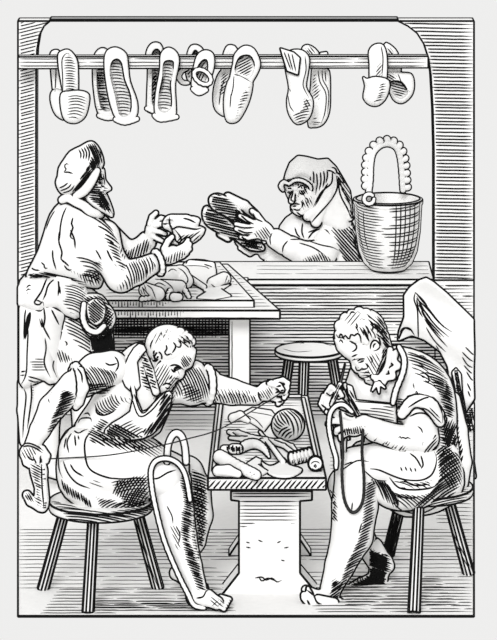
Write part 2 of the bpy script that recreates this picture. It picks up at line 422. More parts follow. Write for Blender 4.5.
p = slipper('tiny front slipper with a round strap, fourth pair from the left',
  [(193,72),(197,56),(205,50.5),(213,54),(214,66),(210,80),(206,90),(199,93.5),(192,88)],
  [(197,68),(203,60),(208,62),(207,78),(202,84),(197,80)], DN, [(193,89),(199,93),(206,90)], [], T=5, ang=-60)
st = F.part('strap', [F.chain(*[(202.5+8.5*math.cos(t), 77+7*math.sin(t)+3*math.cos(t), DN-5, 1.7) for t in np.linspace(0, 2*math.pi, 14)[:-1]], closed=True)], 'leather', p, .5, 1, .6)
p = slipper('tiny slipper behind the rail with its strap curled to the left',
  [(187,56),(191,46),(199,46),(204,54),(200,74),(190,82),(186,72)], [(191,58),(195,50),(199,56),(196,72),(191,74)], DF, None, [([(185,68),(193,68),(190,80),(184,80)],-50,2.4,0,.6)], T=5)
F.part('strap', [F.chain((189,68,DF-3,1.7),(183,70,DF-6,1.9),(179,76,DF-7,2),(182,82,DF-6,1.9),(188,83,DF-4,1.7), curve=4)], 'leather', p, .5, 1, .6)
p = shoe('closed_slipper', 'front slipper of the fifth pair from the left, rounded opening and full pointed toe',
  [F.poly([(233,64),(235,54),(244,46),(254,49),(260,62),(258,72),(251,84),(246,92),(232,92),(230,80)], DN, 4, 5, curve=3), F.poly([(230,78),(240,76),(252,80),(250,98),(243,114),(236,122),(227,121),(224,108),(225,92)], DN-1, 8, 9, curve=3),
   F.poly([(235,66),(240,57),(250,56),(255,66),(249,79),(236,74)], DN-7, 1.5, 9, sign=-1, curve=3, k=.8)],
  hat=[([(236,67),(240,58),(250,57),(254,66),(249,77),(237,73)],-28,2.5,0,.55), ([(250,86),(249,98),(243,112),(236,120),(238,104),(243,94)],-10,2.5,1,.55)], lines=[[(234,74),(242,77),(251,82)], [(234,76),(233,88),(230,100)], [(231,94),(230,108)]])
shoe('closed_slipper', 'back slipper of the fifth pair from the left, edge showing left of its partner',
  [F.poly([(223,56),(228,45.5),(237,49),(236,70),(228,74),(222,74)], DF, 3, 4, curve=3), F.poly([(220,72),(230,70),(232,95),(226,114),(220,114),(214,106),(214,88)], DF-1, 6, 7, curve=3)],
  hat=[([(222,72),(229,72),(224,95),(219,95)],-40,2.3,0,.5)], lines=[[(219,105),(221,90),(225,78)]])
p = shoe('tall_shoe', 'long pale shoe with a squared flap at its top, hung in front of the rail',
  [F.poly([(290,51),(302,50.5),(309,58),(308,72),(306,87),(312,98),(312.5,108),(308,119),(297,124),(289,114),(287,101),(289,88),(286,71),(285,60)], DN, 6, 7, curve=3)],
  hat=[([(304,98),(311,98),(311,108),(306,120),(297,123),(293,116),(302,110)],-15,2.6,1,.55), ([(304,100),(311,98),(311,110),(304,112)],60,3,0,.5)], lines=[[(305,56),(306,70),(303,85),(309,98)], [(288,95),(290,106),(294,112)], [(289,88),(291,92)]],
  parts=[('flap', [F.poly([(280,48),(294,52.5),(300,58),(298,75),(287,71)], DN-9, 1.2, 1.4)], 'leather')])
pen([PARTS[-1]], [[(284,52),(291,70)], [(288,53),(293,71)], [(292,54),(296,72)]], .5)
shoe('tall_shoe', 'long narrow ribbed shoe behind the rail, just right of the flapped shoe',
  [F.poly([(302,49),(308,45),(318,52),(322,68),(329,71),(330,93),(329,112),(323,124),(313,127),(308,121),(312,70),(306,60)], DF, 5, 6, curve=3), F.poly([(320,53),(327,52),(328,60),(322,60)], DF, 1.5, 3)],
  hat=[([(311,70),(315,70),(320,92),(319,100),(312,98)],-40,2.6,0,.5), ([(309,122),(322,122),(315,127)],5,1.8,0,.4), ([(303,50),(310,46),(317,54),(310,56)],50,2.2,0,.5)],
  lines=[[(318,70),(320,82),(326,94),(325,112),(321,124)], [(322,70),(323,80),(328.5,92),(327.5,114)], [(325,71),(326,82)], [(313,119),(317,118)]])
p = shoe('clog', 'front clog of the rightmost pair, with a deep rounded toe cap',
  [F.poly([(369,51),(375,44.5),(383.5,45.5),(387,60),(385,84),(371,84),(369.5,64)], DN+3, 3, 3.5, curve=3)], hat=[([(377,66),(382,62),(383,76),(376,76)],-50,2.3,0,.45)], lines=[[(381,46),(383,58),(382,76)]],
  parts=[('toe_cap', [F.poly([(363,77),(367,79),(376,77),(389,81),(387,96),(379,105),(370,105),(363.5,98),(365,86)], DN-3, 8, 8, curve=3)], 'leather')])
hatch(PARTS[-1], [(380,84),(387,84),(386,96),(378,104),(372,104),(378,96)], -12, 2.4, 1, .55)
p = shoe('clog', 'back clog of the rightmost pair, its opening turned to the right',
  [F.poly([(384,45),(393,47),(399,57),(400,76),(388,78)], DF, 3, 3.5, curve=3), F.poly([(386,73),(404,73),(412,75),(414,86),(411,96),(402,103),(393,99),(388,85)], DF-6, 7, 8, curve=3), F.poly([(390,82),(402,82),(408,92),(402,99),(394,95)], DF-13, 2, 8, sign=-1, curve=3, k=.8)],
  hat=[([(389,79),(402,82),(408,92),(402,99),(394,95)],15,2.4,0,.55), ([(386,74),(398,74),(396,82),(388,82)],30,2,0,.6), ([(387,48),(392,48),(397,58),(390,58)],50,2.2,0,.55)], lines=[[(398,74),(403,85),(410,92)]])
# ---------------------------------------------------------------- basket
bc = P(388,0,20.12); bc[2] = SILL; s = 20.12/FOC
prof = [(8*s,0),(17*s,1.5*s),(24*s,8*s),(29*s,20*s),(32*s,40*s),(33*s,58*s),(33.5*s,66*s),(34.5*s,68*s),(34.5*s,71*s),(32*s,72*s),(30.5*s,70*s),(30*s,58*s),(26*s,56*s)]
bt = thing('wicker_basket', 'round wicker basket with a tall braided hoop handle standing on the counter', 'basket', bc)
bk = lathe('basket_body', bc, prof, 'wicker', bt, 56, .75)
FB = Fig(20.12)
hd = FB.part('handle', [FB.chain((368,199,-24,2.8),(370,180,-18,2.8),(370.5,165,-12,2.8),(373,153,-8,2.8),(380,145.5,-3,2.8),(388,143.5,0,2.8),(396,147,3,2.8),(400,156,6,2.8),(402,172,10,2.8),(403,190,14,2.8), curve=3)], 'wicker', bt, .5, 1, .6)
br = FB.part('braid', [FB.ell(x, y, d, 4.1, 3.6, 3.4, rot, k=.3) for x, y, d, rot in
   [(366,186,-20,0),(365.5,179,-18,0),(366,172,-15,0),(366,165,-12,5),(367,158,-10,15),(369.5,151.5,-8,30),(374,145.5,-5,45),(380,141.5,-3,65),(387,140,0,90),(393.5,141.5,2,110),(399,145.5,4,130),(402.5,151.5,6,150),(404.5,158.5,8,165),(405.5,165.5,10,175),(406,173,11,180),(406.5,180,12,180),(407,187,14,180)]], 'wicker', bt, .5, .5, .6)
curl = FB.part('curl', [FB.chain(*[(369+5*math.cos(t), 199+5*math.sin(t), -33, 1.6) for t in np.linspace(0, 5.5, 12)])], 'wicker', bt, .5, 1, .55)
rng = random.Random(3)
for i, z in enumerate(np.arange(3, 66, 2.9)):
    yy = 271-z*.97; hw = np.interp(z, [0,8,20,40,66], [17,24,29,32,33])
    xs = np.linspace(-hw, hw, 26); ln = [(388+x, yy-(1-math.sqrt(max(0, 1-(x/hw)**2)))*hw*.27+.2*rng.uniform(-1,1)) for x in xs]
    n1 = 9+int(rng.uniform(0, 4)); draw(bk, [ln[:n1]], .45)
    if z < 20 or i % 3 != 1: draw(bk, [ln[n1+int(rng.uniform(1,4)):]], .5)
for k in np.linspace(.25, .95, 6): pen(bk, [[(388+33*k, 205-3*k), (388+32*k, 230-3*k), (388+27*k, 255-4*k), (388+18*k, 268-2*k)]], .5)
for k in (-.9,-.75): pen(bk, [[(388+33*k, 212), (388+31*k, 235), (388+26*k, 252)]], .4)
# ---------------------------------------------------------------- cutter's table with its board
def X(x, Y): return (x-CX)*Y/FOC
def topquad(fl, fr, bl, br, Z):
    """corners given by where they stand on the plane Z"""
    out = []
    for x, y in (fl, fr, br, bl): Y = yAt(y, Z); out.append((X(x, Y), Y))
    return out
TZ = .874
ct = thing('cutting_table', 'heavy cutting table with a thick top standing in front of the bearded man', 'table', (-.2, 19.1, 0))
tt = slab('table_top', topquad((62,310.5),(280,310.5),(62,264.5),(228,264.5), TZ), TZ-.045, TZ, 'wood', ct, .8)
for x0_, x1_, py in ((229,250,320),(72,90,320)):
    Yl = 18.72; a = X(x0_, Yl); b = X(x1_, Yl)
    lg = slab('leg', [(a,Yl),(b,Yl),(b,Yl+.09),(a,Yl+.09)], 0, TZ-.045, 'wood', ct, .7)
    if x0_ == 229: hatch(lg, [(229,322),(233,322),(233,455),(229,455)], 90, 2.2, 0, .45)
    Yl = 19.6; a = X(x0_+2, Yl); b = X(x1_-2, Yl)
    slab('leg', [(a,Yl),(b,Yl),(b,Yl+.09),(a,Yl+.09)], 0, TZ-.045, 'wood', ct, .6)
hatch(tt, [(100,311),(185,311),(175,320),(100,320)], 90, 3, 0, .45); hatch(tt, [(240,280),(268,303),(272,308),(255,308)], 0, 3, 0, .4); hatch(tt, [(228,266),(246,284),(240,284),(225,266)], 0, 3, 0, .4)
hatch(tt, [(105,317),(278,317),(278,321),(105,321)], 0, 2, 0, .4)
BZ = TZ+.038
bd = slab('cutting_board', topquad((66,300.5),(254,300.5),(66,262.5),(220,262.5), BZ), TZ, BZ, 'wood', None, .7); tag(bd, 'flat board lying on the cutting table, spread with leather scraps and a knife', 'board')
hatch(bd, [(105,301),(170,301),(165,309),(105,309)], 90, 3, 0, .45)
hatch(bd, [(110,264),(140,264),(150,299),(105,299)], 0, 3, 0, .45); hatch(bd, [(185,283),(205,280),(195,299),(186,299)], 0, 3, 0, .45)
hatch(bd, [(212,262),(222,264),(246,290),(232,284)], 0, 3, 0, .4); hatch(bd, [(240,292),(250,298),(200,299),(205,295)], 0, 3, 0, .4)
B = Fig(yAt(285, BZ), BZ)
G2 = 'leather lying on the cutting board'
def lay(fig, name, label, cat, prims, group=None, hat=(), lines=(), mat='leather', h=.55, k=1.5, lw=.65, lab2=None):
    p = fig.part(name, prims, mat, None, h, k, lw); tag(p, label, cat, group)
    for hh in hat: hatch(p, *hh)
    if lines: pen(p, lines, .5)
    return p
BF = Fig(yAt(285, BZ)); 
lay(B, 'leather_bundle', 'plump folded bundle of leather under the bearded man\'s hands', 'leather', [B.chain((150,284,0,9),(164,277,2,10),(180,275,0,9),(186,281,0,7)), B.chain((160,287,0,7),(180,287,0,6))], G2,
    lines=[[(155,279),(164,281),(171,286),(174,291)], [(168,272),(172,269),(177,271)], [(178,268),(184,272),(188,280),(184,287)], [(150,290),(158,283),(166,286)]])
lay(B, 'leather_roll', 'short round roll of leather at the left front of the cutting board', 'leather', [B.chain((146,290,0,6.5),(158,294,0,6.5))], G2, lines=[[(147,285),(152,289),(156,299)], [(143,288),(150,296)]], hat=[([(140,284),(148,284),(146,296),(140,294)],70,2.4,0,.5)])
lay(B, 'twisted_strip', 'twisted leather strip lying along the front edge of the cutting board', 'leather', [B.ell(142+i*3.6, 299-i*.4, 0, 2.7, 2.2, 2.6, -35, k=.3) for i in range(11)], G2, k=.5)
lay(B, 'leather_ring', 'curled leather strap bent into an arch near the board front', 'leather', [B.chain((168,298,0,2),(170,291,2,2.2),(177,287,3,2.2),(184,289,2,2.2),(189,297,0,1.8), curve=3), B.chain((174,297,0,4),(179,297,0,3.5))], G2)
lay(B, 'leather_sheet', 'large pale limp sheet of leather at the back of the cutting board', 'leather', [B.flat([(182,268),(190,262),(212,264),(216,274),(212,284),(205,288),(196,284),(186,276)], 2.4, 2.6, curve=3), B.chain((190,263,3,3),(212,265,3,3))], G2, lines=[[(186,266),(198,266),(208,268),(213,276)], [(204,264),(213,268),(215,277)]])
lay(B, 'leather_roll', 'pale oval roll of leather at the back right of the cutting board', 'leather', [B.chain((213,283,0,5.5),(224,279,0,6.5))], G2, hat=[([(222,272),(231,274),(231,284),(226,286)],-70,2.6,0,.45)], lines=[[(211,284),(217,288),(224,286)]])
kn = thing('round_knife', 'half-moon leather knife lying on the cutting board, blade toward the right', 'knife', B.pt(205,288))
k1 = B.part('handle', [B.chain((188,277,1,3.2),(204,287,1,2.4))], 'wood', kn, .5, 1, .65); hatch(k1, [(186,273),(193,273),(193,283),(186,283)], 100, 1.6, 0, .6)
B.part('blade', [B.flat([(200,284),(208,282),(216,287),(225,286),(231,284),(222,290),(231,296),(215,299),(197,298),(205,293)], .9, 1.1)], 'metal', kn, .4, .5, .65)
# ---------------------------------------------------------------- low work table
WZ = .585
wt = thing('work_table', 'low pedestal work table heaped with tools between the two seated men', 'table', (.1, 17, 0))
q = topquad((208,478),(326,478),(217,396),(308,396), WZ)
top = slab('table_top', q, WZ-.055, WZ, 'wood', wt, .85)
q = np.array(q); c = q.mean(0)
def inset(q, d): 
    c = q.mean(0); return [tuple(c+(p-c)*d) for p in q]
qi = np.array([q[0]+[.035,.12], q[1]+[-.04,.12], q[2]+[-.035,-.09], q[3]+[.035,-.09]])
for (a, b, w_) in ((0,3,.018),(1,2,-.018),(3,2,0)):
    pa, pb = qi[a], qi[b]
    if w_: rim = [tuple(pa-[w_,0]), tuple(pa), tuple(pb), tuple(pb-[w_,0])]
    else: rim = [tuple(pa), tuple(pb), tuple(pb+[.0,.06]), tuple(pa+[.0,.06])]
    slab('rim', rim if w_ >= 0 else rim[::-1], WZ, WZ+.012, 'wood', wt, .7)
hatch(top, [(208,480),(326,480),(326,491),(208,491)], -48, 4.0, 0, .7, rag=.3)
for reg in ([(245,402),(300,402),(300,408),(260,408)], [(240,430),(262,428),(258,440),(238,440)], [(243,448),(262,446),(268,462),(262,464),(245,462)], [(290,440),(313,432),(316,450),(296,448)], [(225,418),(250,424),(240,432),(222,430)], [(262,462),(280,455),(285,470),(262,464)], [(301,404),(308,404),(312,430),(306,430)]): hatch(top, reg, 0, 2.8, 0, .45)
Yp = 16.36
def ped(Yc, x0, x1, ya, yt, yb, fx0, fx1, flare):
    Yc2 = Yc
    return wallpoly('pedestal', [(x0,yt),(x0+8,yt+8),(x0+8,flare),(fx0,yb),(fx1,yb),(x1-6,flare),(x1-6,yt+8),(x1,yt)], Yc2, .14, 'wood', wt, .85)
zb = P(0, 595, Yp)[2]
pd = prism('pedestal', [P(x, y, Yp) for x, y in [(231,491),(231,500),(239,501),(239,573),(221,596),(319,596),(300,573),(300,501),(312,500),(312,491)]], [P(x, y, Yp)+np.array([0,.16,0]) for x, y in [(231,491),(231,500),(239,501),(239,573),(221,596),(319,596),(300,573),(300,501),(312,500),(312,491)]], 'wood', wt, .85)
Yr = 16.99
pr = [(241,484),(241,538),(229,555.5),(311,555.5),(299,538),(299,484)]
pr = [(x, y) for x, y in pr]; zr = P(0,556,Yr)[2]
pts = [P(x, y, Yr) for x, y in pr]; pts = [np.array([p[0],p[1],0 if p[2] < .01 else p[2]]) for p in pts]
for p_ in pts: p_[2] = min(p_[2], WZ-.055)
prism('pedestal', pts, [p+np.array([0,.12,0]) for p in pts], 'wood', wt, .75)
draw(pd, [[(233,493.5),(310,493.5)], [(233,496.5),(310,496.5)], [(240,501.5),(299,501.5)]], .5)
hatch(pd, [(240,504),(299,504),(296,524),(262,520),(240,530)], 0, 3.6, 0, .42)
pen(pd, [[(246,542),(250,543)], [(258,540),(263,542)], [(246,547),(251,548)], [(277,543),(281,541)], [(284,548),(289,547)], [(281,560),(285,561)], [(255,578),(262,577),(266,580),(272,578),(277,582),(282,580)], [(259,577),(262,581),(268,578),(275,581)]], .6)
W = Fig(yAt(450, WZ), WZ)
G3 = None
bl = lay(W, 'thread_ball', 'large wound ball of thread on the low work table', 'ball', [W.ell(288,425,0,16,15,15)], h=.7, lw=.9)
def arcs(cx, cy, r, a0, n, sp, w, cl):
    out = []
    for i in range(n):
        t = np.linspace(-1, 1, 9); o = -cl+sp*i; ln = np.stack([t*math.sqrt(max(.1, r*r-o*o))*.93, o+(1-t*t)*2.5], 1); a = math.radians(a0); R = np.array([[math.cos(a), math.sin(a)], [-math.sin(a), math.cos(a)]]); out.append(ln@R+[cx, cy])
    return out
cb = lambda *LL: [[(205+u/4.14, 390+v/4.14) for u, v in l_] for l_ in LL]
pen(bl, cb([(325,88),(352,120),(366,155),(368,192)], [(337,84),(368,112),(384,150),(384,188)], [(350,83),(384,112),(398,145),(396,178)], [(366,86),(396,112),(406,145)], [(312,90),(335,115),(350,150)], [(298,98),(306,125),(330,148)], [(308,94),(320,120),(338,142)], [(288,112),(300,138),(322,154)], [(284,135),(298,152),(316,162)], [(284,155),(296,168),(310,174)], [(304,186),(318,165),(345,152)], [(316,194),(332,172),(356,160)], [(330,198),(344,180),(362,172)], [(346,200),(354,190),(364,184)]), .7)
W.s = W.Y0/FOC
tg = lay(W, 'pincers', 'iron pincers with open jaws lying across the middle of the work table', 'pincers', [W.chain((229,432,1,1.8),(238,433,1,2.6),(252,438,1,2.8),(266,440,1,2.6),(284,446,1,2),(296,455,1,2)), W.chain((230,438,1,1.6),(242,439,1,2.2),(256,438,1,2)), W.chain((229,432,1,1.6),(234,436,1,1.6)), W.chain((262,441,1,2.4),(280,441,2,2),(292,446,1,1.8),(300,456,0,1.6))], mat='metal')
hm = thing('hammer', 'curved claw-like hammer with a dark banded end, left of the work table\'s middle', 'hammer', W.pt(250,450))
hh = W.part('head', [W.chain((239,450,1,3.6),(247,445,1,4.6),(256,444,1,4.2),(264,449,1,3),(269,457,1,1.2), curve=3)], 'metal', hm, .5, 1, .7)
hb = W.part('handle', [W.chain((224,449,1,3.4),(232,449,1,3.4))], 'wood', hm, .5, 1, .7); hatch(hb, [(222,444),(234,444),(234,454),(222,454)], 85, 3, 0, .5)
W.part('band', [W.chain((233,449,1,4.6),(238,449,1,4.6))], 'leather', hm, .5, 1, .7); hatch(PARTS[-1], [(228,443),(244,443),(244,456),(228,456)], 88, 1.7, 0, .8)
lay(W, 'shoe_last', 'long pale wooden shoe last lying at the front left of the work table', 'shoe last', [W.chain((220,457,2,6.5),(232,463,1,5),(245,470,1,5),(256,475,0,4.6), curve=3)], 'shoe lasts on the work table', hat=[([(244,464),(258,472),(256,478),(244,474)],-30,4,0,.3)], mat='wood', h=.6)
lay(W, 'shoe_last', 'shorter pale shoe last poking out beneath the long one at the work table\'s front', 'shoe last', [W.chain((218,471,0,5),(228,471,0,5.4),(238,474,0,3.5))], 'shoe lasts on the work table', mat='wood', h=.6)
lay(W, 'shoe_last', 'small rounded shoe last at the work table\'s back left', 'shoe last', [W.chain((233,418,0,4.5),(240,416,0,4.5),(248,421,0,2.4))], 'shoe lasts on the work table', mat='wood', h=.6)
lay(W, 'leather_scrap', 'pale pointed scrap of leather under the sewing hand on the work table', 'leather', [W.flat([(243,414),(252,409),(272,412),(277,418),(271,422),(264,431),(256,425),(244,418)], 1.6, 2)], lines=[[(250,412),(268,415),(274,417)], [(246,415),(256,420),(264,429)]], h=.6)
lay(W, 'leather_scrap', 'forked pale scrap of leather beside the half-moon knife on the work table', 'leather', [W.flat([(247,464),(256,458),(262,461),(259,466),(268,472),(262,475),(253,469)], 1.2, 1.6)], h=.5)
kf = thing('round_knife', 'half-moon leather knife lying on the work table, blade toward the front', 'knife', W.pt(275,465))
W.part('handle', [W.chain((260,432,2,1.4),(272,447,2,2.2),(283,462,1,2.6))], 'wood', kf, .5, 1, .7)
W.part('blade', [W.flat([(261,462),(270,467),(279,463),(284,459),(290,466),(302,470),(294,476),(281,477),(269,474)], 1, 1.4, curve=3)], 'metal', kf, .5, 1, .75)
bb = lay(W, 'bristle_bundle', 'dark ribbed bundle of cord beside the ball, at the work table\'s right', 'cord', [W.ell(292+i*3.6, 459-i*.9, 0, 2.7, 6.2, 6, -12, k=.4) for i in range(6)], k=.6, lw=1.1, h=.6)
hatch(bb, [(288,461),(312,456),(312,466),(290,471)], 80, 1.8, 0, .7); hatch(bb, [(290,465),(310,461),(310,468),(292,471)], 0, 1.8, 0, .7)
sp = thing('spool', 'small round spool with a hole, at the front right corner of the work table', 'spool', W.pt(316,468))
Ys = yAt(471, WZ); rr = 7.6*Ys/FOC; pc = P(315.5,465,Ys); pc[2] = WZ+rr
lathe('wheel', pc, [(rr*.9,-.016),(rr,-.012),(rr,.012),(rr*.9,.016)], 'wood', sp, 28, .65, _rot('x', 78))
w2 = PARTS[-1]; pen(w2, [[(315.5+4.2*math.cos(t), 466+4*math.sin(t)) for t in np.linspace(.4, 2.6, 7)], [(315.5+5*math.cos(t), 466+4.6*math.sin(t)) for t in np.linspace(3.5, 5.8, 7)]], .4)
pen(w2, [[(315.5+1.3*math.cos(t), 466+1.3*math.sin(t)) for t in np.linspace(0, 6.28, 9)]], .7)
# ---------------------------------------------------------------- three-legged stools
def stool(label, cx, Yc, R, Z, feet, r0=.02, r1=.026, th=.035, dk=None, att=.6):
    c = P(cx, 0, Yc); c[2] = 0
    st = thing('three_legged_stool', label, 'stool', c, 'round three-legged stools')
    se = lathe('seat', c+np.array([0,0,Z-th]), [(R*.86,0),(R*.98,.006),(R,th*.5),(R,th)], 'wood', st, 48, .9, crease=40)
    lg = []
    for x, y in feet:
        Yf = floorY(y); f = P(x, y, Yf); f[2] = 0; a = c[:2]+(f[:2]-c[:2])*att; a = np.array([*a, Z-th])
        lg.append(rod('leg', f, a, r1, r0, 'wood', st, 10, .8))
    return se, lg
se, lg = stool('round three-legged stool standing alone behind the low work table', 309, 19.2, .188, .525, [(278,436),(301,455),(346,440)], .026, .024, .03)
pen(se, [[(284,338),(300,336),(318,337)], [(300,344),(304,343),(303,348)], [(283,349),(296,352),(312,351)], [(322,343),(332,346)]], .35)
se, lg = stool('round three-legged stool under the man on the left', 101, 16.28, .246, .462, [(43,589),(88,612),(158,588)], .024, .027, .045)
hatch(se, [(50,500),(100,514),(155,505),(155,512),(130,522),(100,525),(70,521)], 8, 2.0, 2, .7); hatch(lg[2], [(131,520),(136,520),(159,588),(155,590)], 70, 1.8, 0, .4); hatch(lg[0], [(77,522),(80,522),(50,590),(47,590)], -66, 2, 0, .4); hatch(lg[1], [(101,522),(105,522),(94,610),(91,610)], -82, 2.2, 0, .4)
se, lg = stool('round three-legged stool under the man on the right', 423, 16.55, .24, .46, [(388,556),(414,613),(469,574)], .024, .028, .04, att=.5)
hatch(se, [(440,486),(471,486),(471,502),(440,514),(420,514)], -12, 2.5, 1, .55); hatch(se, [(385,500),(430,512),(470,500),(468,510),(440,520),(400,520)], -2, 2.0, 2, .7)
hatch(lg[0], [(385,515),(412,515),(400,560),(380,560)], -72, 1.5, 0, .8); hatch(lg[1], [(428,518),(431,518),(421,612),(418,612)], -84, 1.8, 0, .4); hatch(lg[2], [(440,518),(446,518),(473,570),(470,572)], 63, 2.2, 0, .4)
def cr(x0, y0, k): return lambda *L: [[(x0+u/k, y0+v/k) for u, v in l] for l in L]
def hand(F, palm, fingers, thumb, r=2.6):
    """palm: ellipsoid arguments; fingers: lists of joint points"""
    o = F.ell(*palm, k=2)
    for f in fingers: o += F.chain(*[(x, y, d, r*(1.05-.1*i)) for i, (x, y, d) in enumerate(f)], k=.7)
    o += F.chain(*[(x, y, d, r*(1.2-.12*i)) for i, (x, y, d) in enumerate(thumb)], k=.9)
    return o
# ---------------------------------------------------------------- man on the left stool
L = Fig(16.35)
lm = thing('person', 'seated man on the left, head bowed in profile, both arms stretched wide pulling a thread', 'person', P(115, 600, 16.35))
body = L.part('body', [
  L.ell(172,349,-4,22,20,17,20), L.poly([(196,350),(194,360),(190,366),(185,369),(182.5,376),(178,379),(175,383),(172.5,387),(168,392),(160,392),(154,384),(153,368),(158,352),(176,345)],-6,9,14),
  L.chain((184,358,-9,6),(189,364,-9,3.5)), L.chain((181,367,-12,3),(181,373,-13,3.2),(180,376,-13,3.2), k=1.5), L.chain((168,381,-15,3.5),(173,384.5,-13,2.2), k=1), L.chain((165,386,-15,3.5),(170,388.5,-12,2.2), k=1),
  L.ell(177,368,-16,4.5,2.6,4,-25,sign=-1,k=1.5), L.ell(172,383,-21,5,.9,3,-15,sign=-1,k=.5),
  L.ell(159,352,-18,4.6,7.5,3,18,k=.8), L.ell(159.5,352,-21.5,2.4,4.6,1.8,18,sign=-1,k=.8),
  L.chain((157,366,0,13),(143,380,4,14),(128,395,6,18)), L.chain((125,400,5,26),(110,430,4,26),(102,465,0,26)),
  # near arm and its hand
  L.chain((112,370,-14,14),(74,386,-26,14),(52,408,-30,12.5),(40,430,-31,9.5),(33,444,-31,7.5)),
  hand(L, (32,453,-31,12,10,8,0), [[(24,455,-34),(26,463,-37),(30,466,-38)],[(30,457,-37),(33,466,-39),(35,469,-36)],[(36,456,-38),(38,466,-39),(38,470,-35)],[(41,452,-36),(45,459,-37),(43,465,-34)]], [(42,449,-33),(47,456,-34),(46,461,-36)], 3),
  # far arm and its hand
  L.chain((172,380,12,16),(205,386,6,15),(232,392,2,12),(255,396,0,8.5)),
  hand(L, (268,391,0,11.5,9.5,8,-18), [[(272,383,-3),(283,380,-5),(288,383,-6),(286,388,-8)],[(276,388,-5),(287,388,-7),(285,393,-9)],[(276,393,-4),(286,394,-6),(284,398,-8)],[(272,398,-2),(281,401,-4),(278,404,-5)]], [(270,383,-7),(279,386,-10),(282,390,-12)], 2.7),
  # near leg and bare foot
  L.chain((100,478,-10,26),(166,477,-22,19),(171,482,-24,19),(174,505,-30,18.5),(180,535,-36,15.5),(190,566,-44,11),(197,588,-48,9)),
  L.chain((195,596,-50,8.5),(207,598,-54,7.5),(217,603,-58,6)), L.ell(194,600,-48,6,5,6),
  sum([L.chain((216+i*1.2,604-i*1.7,-60+i*4,2.6),(224+i*1.4,609-i*2.4,-62+i*4,2.2), k=.8) for i in range(5)], []),
  # far leg, drawn back
  L.chain((120,478,18,22),(186,474,16,17),(195,488,14,15),(196,515,12,16),(192,540,12,13),(184,562,12,8)),
  L.chain((178,573,12,6.5),(190,583,8,6),(203,588,3,5)), L.ell(175,573,13,5,6,5)], 'skin', lm, .85, 2.2, .8)
hair = L.part('hair', [L.ell(169,346,-4,23.5,20.5,19,15), L.ell(192,371,-8,21,23,30,25,sign=-1,k=1), L.ell(160,384,-5,14,27,30,0,sign=-1,k=1), L.chain((154,344,-10,6),(151,353,-8,4.5)), sum([L.ell(x,y,d,4.5,3.2,4,r,k=1.2) for x,y,d,r in ((176,342,-18,60),(182,338,-16,40),(170,346,-19,80),(189,337,-12,40),(164,333,-16,0),(180,331,-10,0),(152,338,-10,0),(158,331,-6,-30),(170,329,-4,0),(186,334,-6,50),(192,341,-8,70),(149,345,-6,80),(150,352,-6,90))], [])], 'hair', lm, .7, 1.5, .75)
shirt = L.part('shirt', [
  L.poly([(116,362),(128,349),(142,344),(150,356),(158,372),(168,392),(180,372),(196,362),(206,372),(206,398),(190,404),(172,402),(160,430),(128,446),(76,446),(74,428),(88,406),(100,386)], 4, 20, 24, curve=2),
  L.chain((112,368,-14,16.5),(96,372,-19,17.5),(84,380,-23,16)), L.chain((176,382,12,17),(194,384,9,18),(206,385,6,17))], 'cloth', lm, .9, 2.5, .85)
cuff = L.part('rolled_cuff', [L.chain(*[(77+9*math.cos(a)*.55-1, 385+19*math.sin(a)+2*math.cos(a), -25-17*math.cos(a), 3.4) for a in np.linspace(0,2*math.pi,17)[:-1]], closed=True), L.chain((80,371,-38,4),(84,388,-40,4.5),(79,402,-36,4),(76,407,-32,3))], 'cloth', lm, .7, 1.5, .8)
cuff2 = L.part('rolled_cuff', [L.chain(*[(208+5*math.cos(a), 385+17.5*math.sin(a), 5-16*math.cos(a), 3.0) for a in np.linspace(0,2*math.pi,17)[:-1]], closed=True)], 'cloth', lm, .7, 1.5, .75)
coll = L.part('collar', [L.poly([(122,378),(129,356),(139,344),(146,350),(137,362),(140,386),(131,391)], -20, 2.5, 3, curve=2), L.chain((140,348,-10,4),(150,372,-16,4),(156,392,-21,3.5))], 'cloth', lm, .7, 1.5, .7)
apron = L.part('apron', [
  L.poly([(62,440),(72,430),(92,427),(120,434),(150,440),(166,452),(186,462),(186,474),(160,482),(150,492),(148,506),(140,513),(118,515),(92,511),(66,494),(58,476),(58,456)], -12, 22, 30, curve=2),
  L.chain((100,470,-22,25),(164,476,-26,21.5))], 'cloth', lm, .9, 3, .9)
bib = L.part('bib', [L.poly([(134,392),(142,412),(153,404),(165,392),(172,394),(166,416),(152,434),(132,440),(104,436),(112,424),(130,412)], -27, 2.4, 2.6, gx=-.1, curve=2), L.chain((134,394,-24,2),(130,372,-18,2))], 'cloth', lm, .7, 1.5, .75)
LP = [body, hair, shirt, cuff, cuff2, coll, apron, bib]
c5 = cr(120, 320, 4.518)
pen([body, hair], c5([(225,208),(245,202),(268,208),(288,226)], [(232,220),(240,232),(252,236)], [(262,232),(268,246)], [(246,262),(258,266),(266,262)], [(192,296),(205,286),(222,288),(236,296)], [(205,304),(216,310),(228,302)],
   [(170,322),(190,330),(208,322)], [(158,190),(158,165),(168,145),(182,148),(190,165),(184,185),(172,196),(162,212)], [(168,190),(170,165),(180,162)], [(236,250),(228,262),(220,270)], [(240,272),(232,280)]), .75)
pen([hair, body], c5([(208,112),(212,130),(202,146),(212,158),(228,152),(236,158)], [(240,100),(252,116),(246,134),(234,150)], [(262,92),(276,108),(268,124),(254,118)], [(285,80),(292,100),(304,104)], [(186,52),(190,70)], [(206,48),(204,64)], [(216,80),(222,90)], [(178,84),(184,96)], [(150,88),(140,110),(138,130)], [(296,70),(312,84)], [(270,72),(278,84)], [(305,92),(316,108),(318,126)], [(322,100),(332,118)]), .7)
